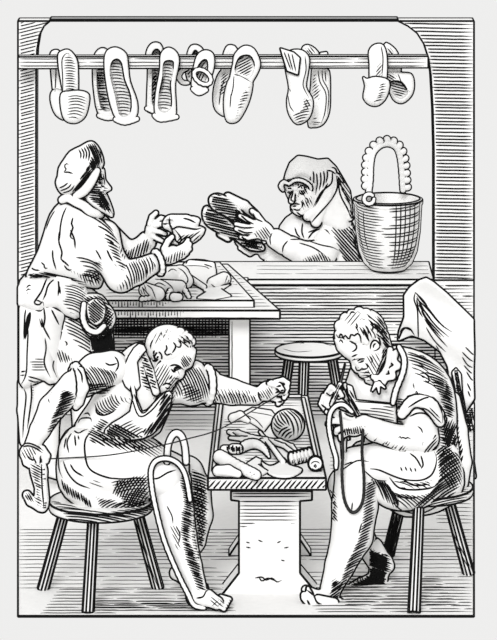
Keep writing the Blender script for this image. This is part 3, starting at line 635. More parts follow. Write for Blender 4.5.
hatch([hair], [(154,334),(166,329),(176,332),(160,340),(152,346)], -62, 4, 0, .42); hatch([hair], [(180,333),(192,340),(194,350),(186,348),(178,340)], 40, 3, 0, .6); hatch([body, hair], [(182,356),(192,356),(193,366),(186,372),(180,362)], 55, 2.0, 0, .6); hatch(body, [(155,366),(170,364),(170,376),(160,390),(154,382)], -60, 2.6, 0, .45); hatch(body, [(171,376),(182,378),(176,390),(166,391)], -50, 2.2, 0, .45)
hatch([body, shirt, coll], [(139,352),(146,352),(158,380),(160,388),(147,392),(141,380)], 24, 2.5, 1, .75)
hatch(shirt, [(184,366),(200,368),(212,398),(196,405),(182,396),(172,398),(178,378)], 68, 2.5, 2, .7); hatch(shirt, [(180,380),(204,392),(204,404),(184,400)], -20, 2.8, 0, .6)
hatch([shirt, bib], [(164,390),(176,388),(174,404),(160,428),(146,438),(142,432),(156,420)], -55, 2.2, 0, .8)
hatch([shirt, body], [(154,396),(163,392),(160,406),(150,414)], -60, 1.8, 0, .7)
c3 = cr(15, 330, 4.518)
pen([shirt, cuff], c3([(408,148),(425,158),(445,156),(462,150)], [(450,120),(464,140),(466,165),(452,190)], [(280,170),(300,200),(304,240)]), .7)
hatch([shirt], [(82,370),(90,366),(118,372),(116,382),(108,393),(92,394),(84,388)], 62, 2.5, 2, .6); hatch([shirt], [(86,384),(112,384),(106,396),(88,396)], -8, 2.1, 1, .85)
hatch(shirt, [(94,404),(112,394),(128,398),(134,402),(118,412),(100,416)], 48, 2.6, -3, .6)
pen(shirt, c3([(365,345),(370,375),(400,385),(440,370),(470,350)], [(310,380),(330,375),(340,390)], [(285,420),(300,400),(340,398),(345,415)]), .65)
c6 = cr(0, 300, 1.988)
hatch([shirt, apron, bib], [(88,432),(102,418),(140,436),(164,446),(160,458),(130,452),(104,446),(90,442)], 30, 2.3, 1, .85)
hatch([bib], [(110,428),(130,420),(148,432),(130,438)], -30, 3, 1, .5); pen([bib, shirt], [[(134,394),(142,413),(153,405)], [(131,395),(139,416),(152,410),(165,393)]], .6)
hatch(body, [(62,388),(76,394),(72,404),(58,424),(50,444),(44,444),(50,424),(58,404)], -22, 2.1, 1, .85); pen(body, c3([(165,280),(160,295)],[(150,310),(156,330)],[(118,315),(122,332)],[(88,415),(92,425)],[(212,212),(222,226)]), .5)
pen(body, cr(15,420,4.518)([(30,112),(60,104),(100,118),(128,140)], [(30,125),(60,116),(95,128),(125,150)], [(80,165),(92,185),(98,205)], [(118,160),(112,190),(114,215)], [(55,160),(75,180),(90,178)]), .7)
hatch(body, [(22,448),(38,446),(36,458),(28,460),(20,456)], 62, 2.6, 0, .45)
hatch(body, [(214,394),(230,392),(260,396),(256,404),(240,407),(214,404)], 68, 2.5, 1, .65); hatch(body, [(214,388),(250,390),(250,396),(214,398)], 70, 3.2, 1, .4); hatch(body, [(258,392),(272,386),(274,396),(266,402),(260,400)], 58, 2.3, 0, .5)
pen(body, cr(200,350,4.518)([(340,130),(352,122),(372,118)], [(346,165),(370,160),(392,152)], [(340,195),(362,184),(392,180)], [(346,215),(368,210),(388,200)], [(350,235),(372,232),(384,218)], [(262,190),(268,215),(282,235)], [(300,150),(320,135),(338,128)]), .8)
# apron folds, with their shade drawn in hatching
c15 = cr(15, 420, 4.518)
pen(apron, c15([(350,45),(318,90),(316,150),(330,210),(365,240),(430,262),(497,266)], [(245,45),(212,90),(198,140),(200,220),(215,262)], [(255,60),(236,100),(244,150)], [(270,70),(275,120)], [(232,80),(222,130)], [(235,45),(255,40),(285,60),(310,48),(330,40)], [(285,70),(290,90)], [(218,185),(240,240),(280,285),(340,310)], [(250,200),(270,230),(310,255)]), .75)
hatch(apron, [(93,432),(126,436),(150,448),(128,448),(104,442)], 50, 3.2, 0, .55); hatch(apron, [(60,478),(66,484),(90,500),(92,508),(64,492)], 75, 2.1, 0, .9); hatch(apron, [(88,480),(98,480),(106,488),(92,486)], 20, 3.4, 0, .4)
hatch(apron, [(96,496),(120,502),(150,500),(148,510),(120,514),(100,508)], -28, 2.4, 2, .65); hatch(apron, [(118,480),(150,474),(150,500),(132,512),(122,498),(112,494)], -55, 2.6, 2, .65); hatch(apron, [(110,482),(150,480),(150,488),(118,494)], -8, 2.6, 2, .55)
hatch(apron, [(120,496),(148,486),(148,508),(126,512)], 12, 2.5, 1, .6)
pen([apron, body], cr(110,420,4.518)([(0,262),(60,266),(120,262),(170,266)], [(190,266),(220,262),(260,238),(300,225)], [(215,175),(240,165),(275,168),(300,182)], [(225,190),(250,182),(290,190)]), .65)
# legs
hatch(body, [(178,470),(190,470),(196,500),(190,540),(200,566),(206,590),(198,592),(186,560),(180,530),(184,500)], 22, 2.1, 1, .75); hatch(body, [(192,468),(206,476),(208,510),(206,545),(198,566),(192,540),(190,500)], 20, 2.5, 1, .8); hatch(body, [(194,480),(207,485),(205,540),(196,550)], -40, 3.2, 1, .55)
hatch(body, [(170,524),(180,530),(180,552),(176,548)], 60, 2.6, 0, .4); pen(body, [[(176,526),(180,535),(178,545)], [(167,506),(172,516),(173,524)]], .5)
pen(body, cr(130,510,4.518)([(190,320),(215,330)], [(300,398),(330,392),(345,366),(360,362)], [(418,470),(424,455),(436,450)], [(405,462),(414,448)], [(430,455),(440,440)]), .65); hatch(body, [(208,596),(222,600),(226,606),(214,608)], 40, 3.2, 0, .45); hatch(body, [(208,597),(222,602),(222,606),(212,606)], -40, 3.6, 0, .4)
# ---- what he holds and wears round knee and foot
th = cord('waxed_thread', [P(47,459,16.35-36*L.s), P(110,455,16.1), P(163,445,16.05), P(187,439,16.1), P(220,429,16.2), P(262,405,16.35-9*L.s), P(282,392,16.35-13*L.s)], .0032, 'thread', n=6); tag(th, 'long dark thread pulled tight between the hands of the man on the left', 'thread')
stp = L.part('leather_strap', [L.chain((190,500,-42,1.9),(187,482,-42,1.9),(183,470,-43,1.9),(176,462,-44,1.9),(166,458.5,-46,1.9),(156,461,-47,1.9),(151,470,-47,1.9),(151.5,485,-48,1.9),(155,505,-48,1.9),(164,540,-50,1.9),(178,574,-54,1.9),(188,594,-58,1.9),(194,605,-58,1.9),(204,608,-56,1.9), curve=4)], 'leather', None, .5, 1, .7)
tag(stp, 'leather strap looped over the left man\'s knee and down his shin to the foot', 'strap')
hp = L.part('leather_hoop', [L.chain((167,462,-40,2.6),(168,446,-38,2.6),(172,436,-37,2.6),(177,433,-36,2.6),(182,437,-36,2.6),(185,448,-36,2.6),(186,462,-37,2.8), curve=4)], 'leather', None, .5, 1, .7)
tag(hp, 'upright pale leather hoop standing on the left man\'s knee', 'leather')
ls = L.part('shoe_last', [L.poly([(29,463),(46,464),(47,480),(49,500),(47,509),(42,512),(35,507),(34,498),(35,488)], -38, 5, 5.5, curve=2), L.chain((27,495,-38,4),(31,501,-38,4.5),(40,506,-38,5))], 'leather', None, .7, 1.5, .85)
tag(ls, 'dark foot-shaped shoe last hanging from the left man\'s lowered fist', 'shoe last')
hatch(ls, [(30,464),(41,464),(42,508),(37,506),(34,496)], 28, 2.3, 0, .6); hatch(ls, [(42,464),(47,464),(49,508),(43,510)], -8, 2.2, 0, .75); hatch(ls, [(24,493),(34,493),(34,503),(28,500)], 60, 2, 0, .6); pen(ls, [[(41.5,464),(42,485),(44,509)]], .6)
# ---------------------------------------------------------------- man on the right stool
R = Fig(16.5)
rm = thing('person', 'seated man on the right, looking down at the shoe he sews, apron over a shirt', 'person', P(400, 590, 16.5))
body2 = R.part('body', [
  R.ell(359,334,-6,24,20.5,18,-12), R.poly([(334,338),(338,349),(344,355),(350,359),(354,365),(358,371),(359,375),(364,376),(366,381),(372,384),(378,379),(381,368),(386,352),(376,336),(352,330)],-9,9,14),
  R.chain((343,346,-12,6),(350,355,-13,3.5)), R.chain((353,361,-14,2.6),(355,367,-15,3),(357,370,-15,3), k=1.5), R.chain((364,374,-17,3.5),(363,376.5,-14,2), k=1), R.chain((368,379,-17,3),(367,381,-14,2), k=1),
  R.ell(360,361,-23,4.6,2.2,4,15,sign=-1,k=1.5), R.ell(366,376.6,-23,4,.8,3,25,sign=-1,k=.5),
  R.ell(375,345,-20,4.6,7.8,3,10,k=.8), R.ell(375,345,-23.5,2.4,4.8,1.8,10,sign=-1,k=.8),
  R.chain((380,356,0,13),(392,368,6,14),(402,380,8,20)), R.chain((404,392,6,28),(408,430,6,28),(410,470,4,27)),
  # near arm
  R.chain((424,395,-14,18),(420,422,-20,17),(424,438,-24,14),(400,438,-32,12),(375,430,-37,10.5),(364,424,-38,8.5)),
  hand(R, (352,426,-38,12.5,9.5,8,12), [[(345,419,-42),(334,414,-44),(327,412,-44)],[(343,422,-43),(333,421,-46),(328,424,-45)],[(344,427,-44),(337,430,-46),(336,433,-44)],[(347,433,-42),(341,436,-44),(341,439,-43)]], [(352,418,-42),(343,415,-46),(336,411,-46)], 2.9),
  # far arm
  R.chain((366,385,14,14),(354,404,6,11),(346,412,-6,9),(338,408,-14,8)),
  hand(R, (332,402,-18,10.5,9.5,8,-30), [[(324,396,-20),(321,404,-24),(325,410,-25)],[(327,393,-22),(331,387,-26),(338,391,-27)],[(332,394,-24),(338,390,-28),(342,396,-28)],[(328,405,-24),(328,411,-26),(332,415,-26)]], [(337,398,-25),(341,402,-27),(344,404,-28)], 2.7),
  # near thigh, shin and foot
  R.chain((410,470,-8,28),(362,466,-28,19),(356,474,-32,20),(355,505,-36,22),(352,535,-40,20),(340,565,-44,14),(331,588,-48,10)), R.chain((330,597,-48,9),(318,598,-54,7),(306,590,-58,4)), 
  # far leg
  R.chain((404,478,20,22),(356,470,16,17),(346,485,10,17),(350,510,8,15),(364,540,12,11),(378,566,16,8))], 'skin', rm, .85, 2.2, .8)
boot = R.part('boot', [R.chain((373,548,14,10),(381,564,14,11),(378,575,13,9)), R.chain((384,562,16,8),(377,580,10,8.5),(362,585,4,6.5),(353,588,0,5)), R.chain((372,548,8,5),(380,556,8,6),(388,566,12,6)), R.chain((379,580,12,8),(377,586,12,7))], 'cloth', rm, .7, 2, .8)
mule2 = R.part('shoe', [R.chain((338,604,-50,6),(325,606,-54,5.5),(314,604,-58,5.5),(304,595,-62,3)), R.chain((313,603,-60,4.5),(309,594,-62,3),(308,588,-62,1.6)), R.chain((305,598,-64,3.6),(312,606,-62,4)), R.chain((318,600,-62,4.6),(334,603,-60,4.4))], 'leather', rm, .7, 1.8, .85)
hair2 = R.part('hair', [R.ell(360,330,-6,25,20.5,20,-14), R.ell(342,362,-10,26,27,34,-20,sign=-1,k=1), R.ell(366,366,-10,12,22,34,0,sign=-1,k=1), R.chain((380,338,-6,9),(386,350,-2,6.5)), R.chain((338,334,-14,3.5),(337,340,-14,2)),
   sum([R.ell(x,y,d,4.6,3.2,4,r,k=1.2) for x,y,d,r in ((348,338,-20,-60),(357,338,-21,-80),(366,341,-22,70),(372,334,-21,60),(378,328,-17,50),(342,334,-17,0),(352,313,-10,0),(366,312,-10,0),(380,334,-14,40),(344,317,-8,-50),(338,325,-8,-70),(359,310.5,-6,0),(373,315,-6,40),(379,321,-6,60),(383,328,-6,70),(385,336,-6,80),(386,344,-4,90))], [])], 'hair', rm, .7, 1.5, .75)
shirt2 = R.part('shirt', [
  R.poly([(372,368),(380,360),(392,348),(404,349),(422,354),(438,364),(450,380),(455,400),(456,430),(452,470),(372,470),(366,430),(358,424),(350,412),(346,398),(348,382),(352,368),(360,372)], 6, 22, 26, curve=2),
  R.chain((424,386,-12,22),(418,404,-18,20),(416,410,-19,19)), R.chain((360,384,14,13),(352,402,8,12))], 'cloth', rm, .9, 2.5, .9)
cuff3 = R.part('rolled_cuff', [R.chain((402,414,-36,4.5),(412,402,-38,5),(424,403,-38,5),(434,412,-36,5),(440,422,-30,4.5), curve=3), R.chain((402,412,-30,5),(412,404,-20,8),(430,408,-20,9),(440,420,-22,6)), R.chain((404,409,-34,3),(416,400,-36,4),(430,402,-34,4),(440,414,-28,4), curve=3)], 'cloth', rm, .7, 2, .85)
ruff = R.part('ruff_collar', [R.chain((396,352,-12,2.6),(394,361,-18,2.6),(399,366,-20,2.2),(392,370,-22,2.6),(393,377,-24,2.2),(386,378,-25,2.6),(382,384,-26,2.4),(376,381,-26,2.4), curve=3), R.chain((390,350,-10,3),(388,366,-16,3.2),(380,378,-22,3),(373,377,-22,2.4), curve=3)], 'cloth', rm, .7, 1.5, .75)
knot = R.part('neck_tie', [R.chain((376,384,-28,2.2),(372,391,-30,1)), R.chain((378,384,-28,2.2),(379,393,-30,1)), R.chain((379,383,-28,2),(385,388,-30,1))], 'cloth', rm, .6, 1, .7)
apron2 = R.part('apron', [R.poly([(347,384),(352,386),(356,400),(396,405),(397,428),(394,430),(352,418)], -25, 2.4, 2.8, gx=.1), R.chain((399,347,-16,2.2),(404,358,-21,2.2),(403,372,-24,2.2),(396,390,-27,2.2),(393,403,-27,2.2), curve=3), R.chain((345,385,-16,2),(350,395,-22,2),(354,402,-24,2))], 'cloth', rm, .7, 1.5, .75)
breech = R.part('breeches', [R.poly([(352,452),(366,444),(400,438),(430,446),(452,440),(460,458),(463,480),(455,496),(438,507),(420,511),(404,512),(390,505),(378,492),(372,482),(352,478)], 2, 22, 34, curve=2),
  R.chain((428,470,-14,28),(380,464,-28,20),(356,468,-32,20)), R.ell(408,490,-32,34,19,22,-6)], 'cloth', rm, .9, 3, .9)
coat = R.part('shirt_tail', [R.chain((452,400,16,8),(456,430,14,11),(460,462,12,11),(458,482,10,10))], 'cloth', rm, .9, 2, .8)
RP = [body2, hair2, shirt2, cuff3, ruff, knot, apron2, breech, coat]
d2 = cr(310, 290, 4.518)
pen([body2, hair2], d2([(214,322),(230,310),(250,312)], [(218,330),(232,326),(244,318)], [(190,318),(200,312),(214,314)], [(205,345),(212,362),(226,362),(236,352)], [(232,352),(246,358),(260,352)], [(244,376),(256,370),(270,376)], [(254,388),(266,390),(280,380)],
   [(272,268),(276,242),(292,226),(310,238),(314,258),(300,272),(284,276)], [(286,262),(288,246),(300,242)], [(272,300),(282,318),(276,330)], [(250,330),(262,344),(258,356)], [(196,240),(210,250),(208,268),(188,280)], [(188,302),(200,296),(215,290)]), .7)
pen([hair2, body2], d2([(118,200),(130,215),(140,196),(150,214),(160,205),(176,222),(186,200),(200,206),(216,196),(228,212),(232,240),(246,248)], [(132,236),(140,224),(150,242)], [(240,180),(250,200),(262,222),(270,240)], [(208,150),(214,165),(206,175)], [(250,160),(262,178),(264,200)], [(270,140),(284,160),(282,184)], [(290,150),(304,170),(306,195)], [(236,130),(252,136)], [(262,118),(280,130)], [(180,108),(190,98),(204,104)], [(216,98),(230,108)], [(300,198),(318,214)], [(312,180),(330,204),(336,226)], [(326,170),(338,190)]), .75)
hatch([hair2], [(340,318),(356,312),(366,316),(350,326)], -50, 3.6, 0, .45); hatch([hair2], [(352,326),(372,328),(378,340),(362,336)], 62, 3.2, 1, .6); hatch([hair2, body2], [(378,316),(388,330),(392,350),(386,350),(380,336),(374,326)], 50, 2.0, 0, .9); hatch([hair2], [(366,314),(378,318),(382,330),(372,330)], 40, 2.8, 0, .6)
hatch([body2, shirt2], [(381,345),(389,348),(393,362),(388,376),(378,380),(376,372),(382,360)], -64, 1.9, 1, .8); hatch(body2, [(366,356),(379,352),(380,366),(374,378),(368,372)], 60, 3, 0, .42); hatch(body2, [(357,366),(366,368),(372,380),(366,382)], 0, 2.5, 0, .4)
hatch([shirt2], [(406,352),(424,356),(444,372),(454,396),(454,420),(446,418),(440,396),(428,374),(410,362)], 24, 2.1, 2, .8); hatch(shirt2, [(410,358),(428,370),(438,390),(426,384),(412,370)], 30, 3, 2, .5)
hatch([shirt2], [(397,398),(405,400),(404,424),(397,426)], 5, 2.2, 0, .7); hatch([shirt2, apron2], [(346,388),(352,392),(362,418),(354,420),(348,408)], 60, 2.2, 0, .75)
f37 = cr(370, 360, 4.518)
pen([shirt2], f37([(225,60),(250,62),(268,85),(262,100),(248,90)], [(232,75),(252,80)], [(172,185),(168,165),(178,160),(184,180)], [(205,150),(212,140),(216,160),(224,148)], [(188,175),(205,180)], [(195,105),(200,130)]), .6)
pen([cuff3, shirt2, body2], f37([(172,215),(210,190),(250,172),(285,170),(305,195),(325,240),(328,285)], [(180,255),(215,240),(255,245),(295,290)], [(225,215),(260,225),(300,262)]), .7); hatch(cuff3, [(428,404),(440,416),(442,426),(434,420)], 45, 2.6, 0, .55)
hatch(apron2, [(358,410),(390,406),(396,410),(396,428),(376,424),(358,414)], 8, 3.3, 1, .45); pen(apron2, [[(355,401.5),(375,403),(396,405)]], .5)
hatch(body2, [(366,434),(392,444),(424,452),(432,440),(438,430),(438,445),(430,456),(408,456),(380,446),(364,438)], -50, 2.3, 1, .75); pen(body2, f37([(128,350),(138,346),(142,354),(152,348),(158,356),(170,350),(186,358)], [(215,300),(230,310),(238,330)], [(240,370),(236,385)]), .55)
hatch(body2, [(340,430),(360,426),(366,434),(356,444),(344,442)], 85, 2.3, 1, .7); pen(body2, cr(300,380,4.518)([(255,210),(262,214)],[(275,206),(280,214)],[(292,208),(296,214)],[(200,150),(230,165),(255,160)],[(205,225),(235,225)],[(112,50),(135,70),(150,62),(165,80)],[(95,110),(120,130),(128,145)],[(150,75),(175,88),(200,72)],[(205,90),(212,115),(240,140)]), .7)
g44 = cr(370, 440, 4.518)
pen([breech], g44([(0,130),(40,135),(100,160),(160,180),(230,182),(275,160),(296,120),(300,80),(290,50)], [(180,60),(210,85),(235,130)], [(230,70),(240,110),(232,130)], [(138,122),(146,142)], [(158,120),(168,140)], [(180,124),(190,146)], [(202,126),(208,144)], [(88,170),(130,215),(200,225),(280,215),(310,190)], [(120,250),(170,262),(220,258)], [(100,280),(150,320),(230,330),(300,300),(360,260)], [(150,180),(200,205),(270,200)]), .7)
hatch([breech, coat], [(436,452),(446,444),(460,455),(463,478),(456,494),(440,504),(420,508),(412,506),(430,494),(440,478)], -35, 2.4, 2, .8); hatch([breech, coat], [(444,446),(462,456),(462,486),(448,492),(440,474)], 55, 2.8, 2, .7); hatch(breech, [(390,492),(420,496),(440,488),(436,502),(412,510),(394,504)], 35, 2.6, 2, .6)
hatch(breech, [(390,478),(410,484),(434,480),(430,488),(404,490)], 20, 2.8, 2, .5); hatch([coat, shirt2], [(444,420),(458,420),(463,450),(462,470),(444,444)], -70, 2.2, 1, .9); hatch([coat, shirt2], [(440,428),(456,428),(458,448),(440,448)], 20, 2.6, 1, .7)
pen([coat, breech, shirt2], f37([(318,350),(345,358),(366,345),(368,335)], [(330,385),(332,440)]), .7)
hatch(breech, [(372,480),(384,480),(400,500),(398,510),(384,500)], 65, 2.0, 1, .8)
hatch(body2, [(366,482),(376,482),(374,520),(366,550),(350,585),(338,590),(346,566),(360,536),(364,508)], -28, 2.2, 2, .75); hatch(body2, [(332,578),(343,582),(342,598),(330,600)], -35, 1.9, 0, .75)
hatch(body2, [(378,500),(400,508),(392,540),(384,552),(374,542),(378,520)], -72, 1.7, 0, .95); hatch(body2, [(326,488),(336,492),(338,520),(332,522),(328,505)], 50, 2, 0, .9)
pen([breech, body2], cr(290,440,2.401)([(125,72),(160,50),(190,52)], [(130,60),(150,52)], [(180,75),(205,95),(232,98)], [(190,100),(200,92)], [(206,102),(216,96)], [(222,104),(228,98)], [(150,150),(148,170)], [(172,200),(165,225)]), .55)
hatch(boot, [(368,545),(388,558),(388,566),(376,562),(368,556)], -25, 1.8, 0, 1); hatch(boot, [(364,550),(390,556),(392,570),(384,592),(350,596),(344,588),(364,578)], 20, 2.0, 0, 1); hatch(boot, [(345,582),(386,562),(384,596),(348,596)], 70, 2.4, 0, .8); pen(boot, [[(369,548),(377,556),(389,563)], [(371,560),(380,566),(388,570)]], .7)
pen([mule2, body2], d2([(-10,1330),(20,1338)],) , .5); pen([mule2, body2], [[(307,590),(314,596),(318,603),(330,606),(343,603)], [(307,600),(311,607)], [(316,606),(340,606)]], .8)
# ---- what he works on
so = R.part('shoe_sole', [R.poly([(340,404),(334,408),(330,420),(330,436),(333,452),(337,466),(342,472),(345,462),(346,444),(347,424),(345,408)], -36, 2.6, 3, curve=2)], 'leather', None, .6, 1, .75); tag(so, 'pale shoe sole held upright on the knee of the man on the right', 'shoe sole')
pen(so, [[(337,412),(339,430),(341,455),(341,468)], [(333,418),(334,440),(338,460)]], .5)
rs = R.part('leather_strap', [R.chain((352,412,-50,1.7),(344,405,-52,1.8),(336,406,-52,1.8),(330,414,-50,1.8),(329,428,-50,1.8),(332,444,-52,1.8),(336,458,-54,1.8),(336,468,-56,1.6), curve=4)], 'leather', None, .5, 1, .7); tag(rs, 'pale leather strip arching over the sole held by the man on the right', 'strap')
lp = R.part('stirrup_loop', [R.chain((343,452,-58,1),(342,475,-60,1),(344,498,-62,1),(350,511,-62,1),(357,511,-62,1),(363,500,-61,1),(364,478,-60,1),(362,452,-59,1),(363,430,-56,1), curve=4), R.chain((340,412,-50,1),(342,432,-54,1),(343,452,-58,1))], 'thread', None, .45, .8, .3); tag(lp, 'long thin cord loop hanging over the right man\'s knee', 'cord')
aw = thing('awl', 'small pointed awl held upright in the far hand of the man on the right', 'awl', R.pt(340,385,-27))
R.part('handle', [R.chain((331,405,-26,1.4),(336,394,-28,2.2),(340,384,-28,2))], 'wood', aw, .5, 1, .7); hatch(PARTS[-1], [(332,384),(342,382),(338,400),(330,400)], -65, 1.5, 0, .6); R.part('point', [R.chain((340,384,-28,1.0),(345,364,-30,.5))], 'dark', aw, .4, .6, .5)
# ---------------------------------------------------------------- bearded man standing at the cutting table
S = Fig(18.3)
sm = thing('person', 'bearded man in a soft cap standing at the cutting table, seen from behind in profile', 'person', np.array([X(75,18.3), 18.3, 0]))
body3 = S.part('body', [
  S.ell(86,174,-2,17,20,15,8), S.poly([(96,165),(104,170),(105,180),(107,184),(111,189),(106,192),(106,198),(104,206),(92,206),(84,196),(84,172)], -2, 8, 12), S.chain((104,182,-3,2.2),(109.5,188.5,-3,2), k=1.2),
  S.chain((82,190,0,11),(76,206,0,13),(80,220,2,20)), S.chain((72,240,4,26),(66,270,4,24),(66,300,4,26)),
  S.chain((104,238,-14,13),(113,262,-20,12),(124,276,-24,11),(142,270,-26,9),(157,262,-28,7.5)),
  hand(S, (170,255,-28,12,8.5,7,-22), [[(176,250,-30),(185,245,-31),(188,240,-30)],[(178,254,-32),(188,248,-33),(190,244,-32)],[(177,257,-32),(186,252,-33),(190,249,-32)],[(174,260,-30),(183,256,-31),(187,253,-31)]], [(164,249,-30),(168,241,-30),(172,237,-30)], 2.6),
  S.chain((108,240,16,12),(128,256,16,10),(142,248,10,9),(150,238,4,7)),
  hand(S, (153,230,2,7.5,10,7,10), [[(156,222,-2),(161,218,-4),(166,219,-5)],[(155,226,-4),(162,224,-7),(167,226,-8)],[(154,231,-4),(160,232,-7),(165,234,-8)],[(152,236,-2),(158,239,-5),(162,241,-6)]], [(150,224,-2),(152,217,-3),(156,213,-4)], 2.5),
  S.chain((46,310,-4,24),(44,380,0,18),(46,440,2,12),(47,466,2,9)), S.chain((82,310,6,22),(84,380,8,16),(86,440,10,11),(86,458,10,8))], 'skin', sm, .9, 2.2, .8)
beard = S.part('beard', [S.poly([(84,186),(94,178),(100,184),(104,190),(107,197),(110,204),(113.5,216),(107,213),(98,208),(88,202)], -6, 5, 12, curve=2)], 'hair', sm, .7, 1.5, .8)
cap = S.part('cap', [S.poly([(58,176),(59,168),(64,160),(70,152),(80,147),(88,142.5),(94,143),(100,151),(103.5,164),(98,172),(90,184),(80,193),(66,195),(59,190),(56,182)], -3, 16, 18, curve=2)], 'cloth', sm, .8, 2, .9)
brim = S.part('cap_band', [S.chain((76,196,-16,3.4),(84,191,-19,4.2),(91,182,-19,4),(97,171,-16,3.2), curve=3)], 'cloth', sm, .7, 1.5, .75)
coll3 = S.part('collar', [S.chain((62,200,-8,3.6),(68,198,-13,3.8),(76,202,-17,4),(84,206,-18,4),(90,211,-18,4),(97,214,-14,3.6),(101,215,-8,3), curve=3)], 'cloth', sm, .7, 1.5, .8)
shirt3 = S.part('shirt', [
  S.poly([(60,204),(72,200),(86,204),(100,214),(112,226),(120,242),(120,262),(106,272),(102,282),(98,286),(84,284),(66,278),(44,275),(27,277),(31,266),(38,252),(44,234),(50,216)], 2, 20, 28, curve=2),
  S.chain((104,236,-14,15.5),(108,256,-20,15),(121,276,-24,15),(136,272,-26,12),(152,264,-28,9.5)), S.chain((108,238,16,14),(126,254,16,12.5),(140,250,10,11),(147,241,6,9))], 'cloth', sm, .9, 2.5, .95)
cuff5 = S.part('rolled_cuff', [S.chain(*[(158+4*math.cos(a)-4.5*math.sin(a)*-.6, 262.5+11*math.sin(a), -28-9*math.cos(a), 2.3) for a in np.linspace(0,2*math.pi,15)[:-1]], closed=True)], 'cloth', sm, .6, 1.2, .8)
skirt = S.part('shirt_skirt', [S.poly([(26,276),(44,275),(66,279),(86,285),(90,292),(86,312),(76,316),(66,312),(58,306),(46,308),(40,312),(30,307),(19,302),(19,284)], -3, 14, 27, curve=1)], 'cloth', sm, .9, 2, .9)
breech3 = S.part('breeches', [S.poly([(20,302),(44,306),(50,340),(58,372),(60,380),(50,382),(44,378),(30,384),(24,386),(20,380)], -8, 12, 20, curve=1), S.poly([(50,306),(92,312),(98,352),(104,372),(70,382),(58,376),(50,345)], 4, 12, 22, curve=1),
   S.chain((30,384,-4,12),(27,410,0,9),(28,440,0,8)), S.chain((50,384,-2,13),(47,420,0,12),(48,462,2,10)), S.chain((84,374,6,15),(86,440,9,12),(86,456,10,10))], 'cloth', sm, .9, 2, .85)
for x in (50, 88):
    sh_ = S.part('shoe', [S.chain((x-2,468 if x < 60 else 464,2,8),(x+14,474 if x < 60 else 470,-2,7),(x+24,476 if x < 60 else 472,-4,5))], 'leather', sm, 1, 1.5, .8)
SP = [body3, beard, cap, brim, coll3, shirt3, cuff5, skirt, breech3]
s1 = cr(15, 130, 4.518)
pen([cap, brim], s1([(220,190),(232,178),(224,164),(232,152),(242,156)], [(222,192),(240,190),(262,197)], [(200,262),(222,252),(240,238)], [(205,275),(240,260),(255,242)], [(215,285),(250,272),(268,250)], [(288,88),(298,108),(296,130)], [(300,82),(312,105),(308,132)], [(312,78),(324,104),(320,134)], [(322,70),(336,100),(332,140)]), .65)
hatch([cap], [(88,144),(94,144),(100,152),(103,164),(94,172),(88,166),(92,156)], 68, 1.8, 1, .95); hatch([cap], [(80,180),(88,166),(97,168),(92,176),(84,186),(78,192),(70,192)], -50, 1.8, 0, .9)
hatch([body3, beard], [(86,182),(96,170),(103,172),(105,184),(108,194),(113,214),(104,209),(90,200)], 6, 2.0, 0, .75); hatch([beard], [(98,190),(106,194),(112,214),(100,208)], 60, 1.9, 0, .8); hatch([body3, beard], [(98,170),(104,174),(105,184),(99,184)], 80, 2, 0, .7)
pen(body3, [[(98,178),(101,177),(104,180)], [(101,186),(105,187)]], .8)
hatch([shirt3], [(84,212),(96,214),(112,228),(119,246),(112,244),(100,228)], 36, 2.5, 2, .75); hatch([shirt3], [(104,236),(119,246),(122,262),(128,268),(122,272),(113,256)], 28, 2.5, 1, .7)
hatch([shirt3], [(117,246),(130,250),(147,238),(152,246),(140,262),(128,262),(122,256)], 105, 2.4, 0, .7); hatch([shirt3], [(126,264),(150,256),(156,268),(140,284),(128,292),(116,288),(126,278)], 76, 2.7, 2, .65)
hatch([shirt3], [(74,254),(90,262),(102,262),(102,284),(92,284),(80,276),(86,270)], 24, 2.4, 3, .65); hatch([shirt3], [(70,270),(82,274),(100,270),(100,286),(86,284)], 70, 2.4, 0, .6)
pen(shirt3, [*s1([(232,350),(215,390),(205,440),(202,497)], [(262,395),(255,425),(262,440),(250,480),(270,497)], [(180,366),(160,400),(140,450)]), *cr(15,230,4.518)([(202,0),(198,50),(212,100),(208,130),(220,148)], [(250,0),(268,40),(272,85)], [(170,90),(172,130),(186,180)], [(118,146),(132,158),(134,172),(148,172)], [(222,160),(240,180),(256,178)], [(70,168),(90,180),(112,182)], [(205,130),(228,148),(245,165)], [(365,90),(378,110),(390,135)], [(415,90),(428,118),(442,142)], [(450,155),(460,165)])], .7)
hatch(shirt3, [(28,274),(44,272),(66,276),(86,282),(86,286),(66,281),(44,278),(28,279)], 12, 1.6, 0, .85)
q2 = cr(15, 230, 4.518)
pen([skirt], q2([(148,212),(135,240),(118,280),(88,325),(96,335),(112,336),(125,322),(130,345)], [(180,220),(150,250),(138,290),(125,318)], [(195,225),(198,260),(194,300)], [(200,250),(205,290)]), .7)
pen([skirt], q2([(52,262),(62,250),(74,252)], [(50,275),(62,266),(72,268)], [(54,288),(60,280)], [(95,318),(110,320),(120,330)]), .6)
hatch(skirt, [(64,284),(86,288),(88,300),(84,314),(72,314),(62,302),(66,296)], 22, 2.5, 2, .55)
hatch([breech3], [(62,316),(90,314),(96,345),(98,356),(84,352),(68,334)], 32, 2.6, 2, .6); hatch(breech3, [(52,350),(62,350),(76,362),(60,362)], 72, 2.2, 0, .6)
pen([breech3, body3], q2([(22,325),(60,342),(90,358),(115,366),(130,352)], [(48,360),(44,400),(40,497)], [(130,350),(135,400),(125,440),(110,400)], [(140,350),(165,345),(190,358),(225,380),(215,430),(205,497)], [(165,360),(185,400),(200,430)], [(120,400),(130,440),(160,497)]), .7)
pen([breech3], q2([(66,372),(56,400),(48,440),(42,490)], [(70,372),(66,400),(58,440),(46,495)], [(68,372),(61,400),(53,440),(44,490)], [(69,380),(63,420),(50,470)]), .9)
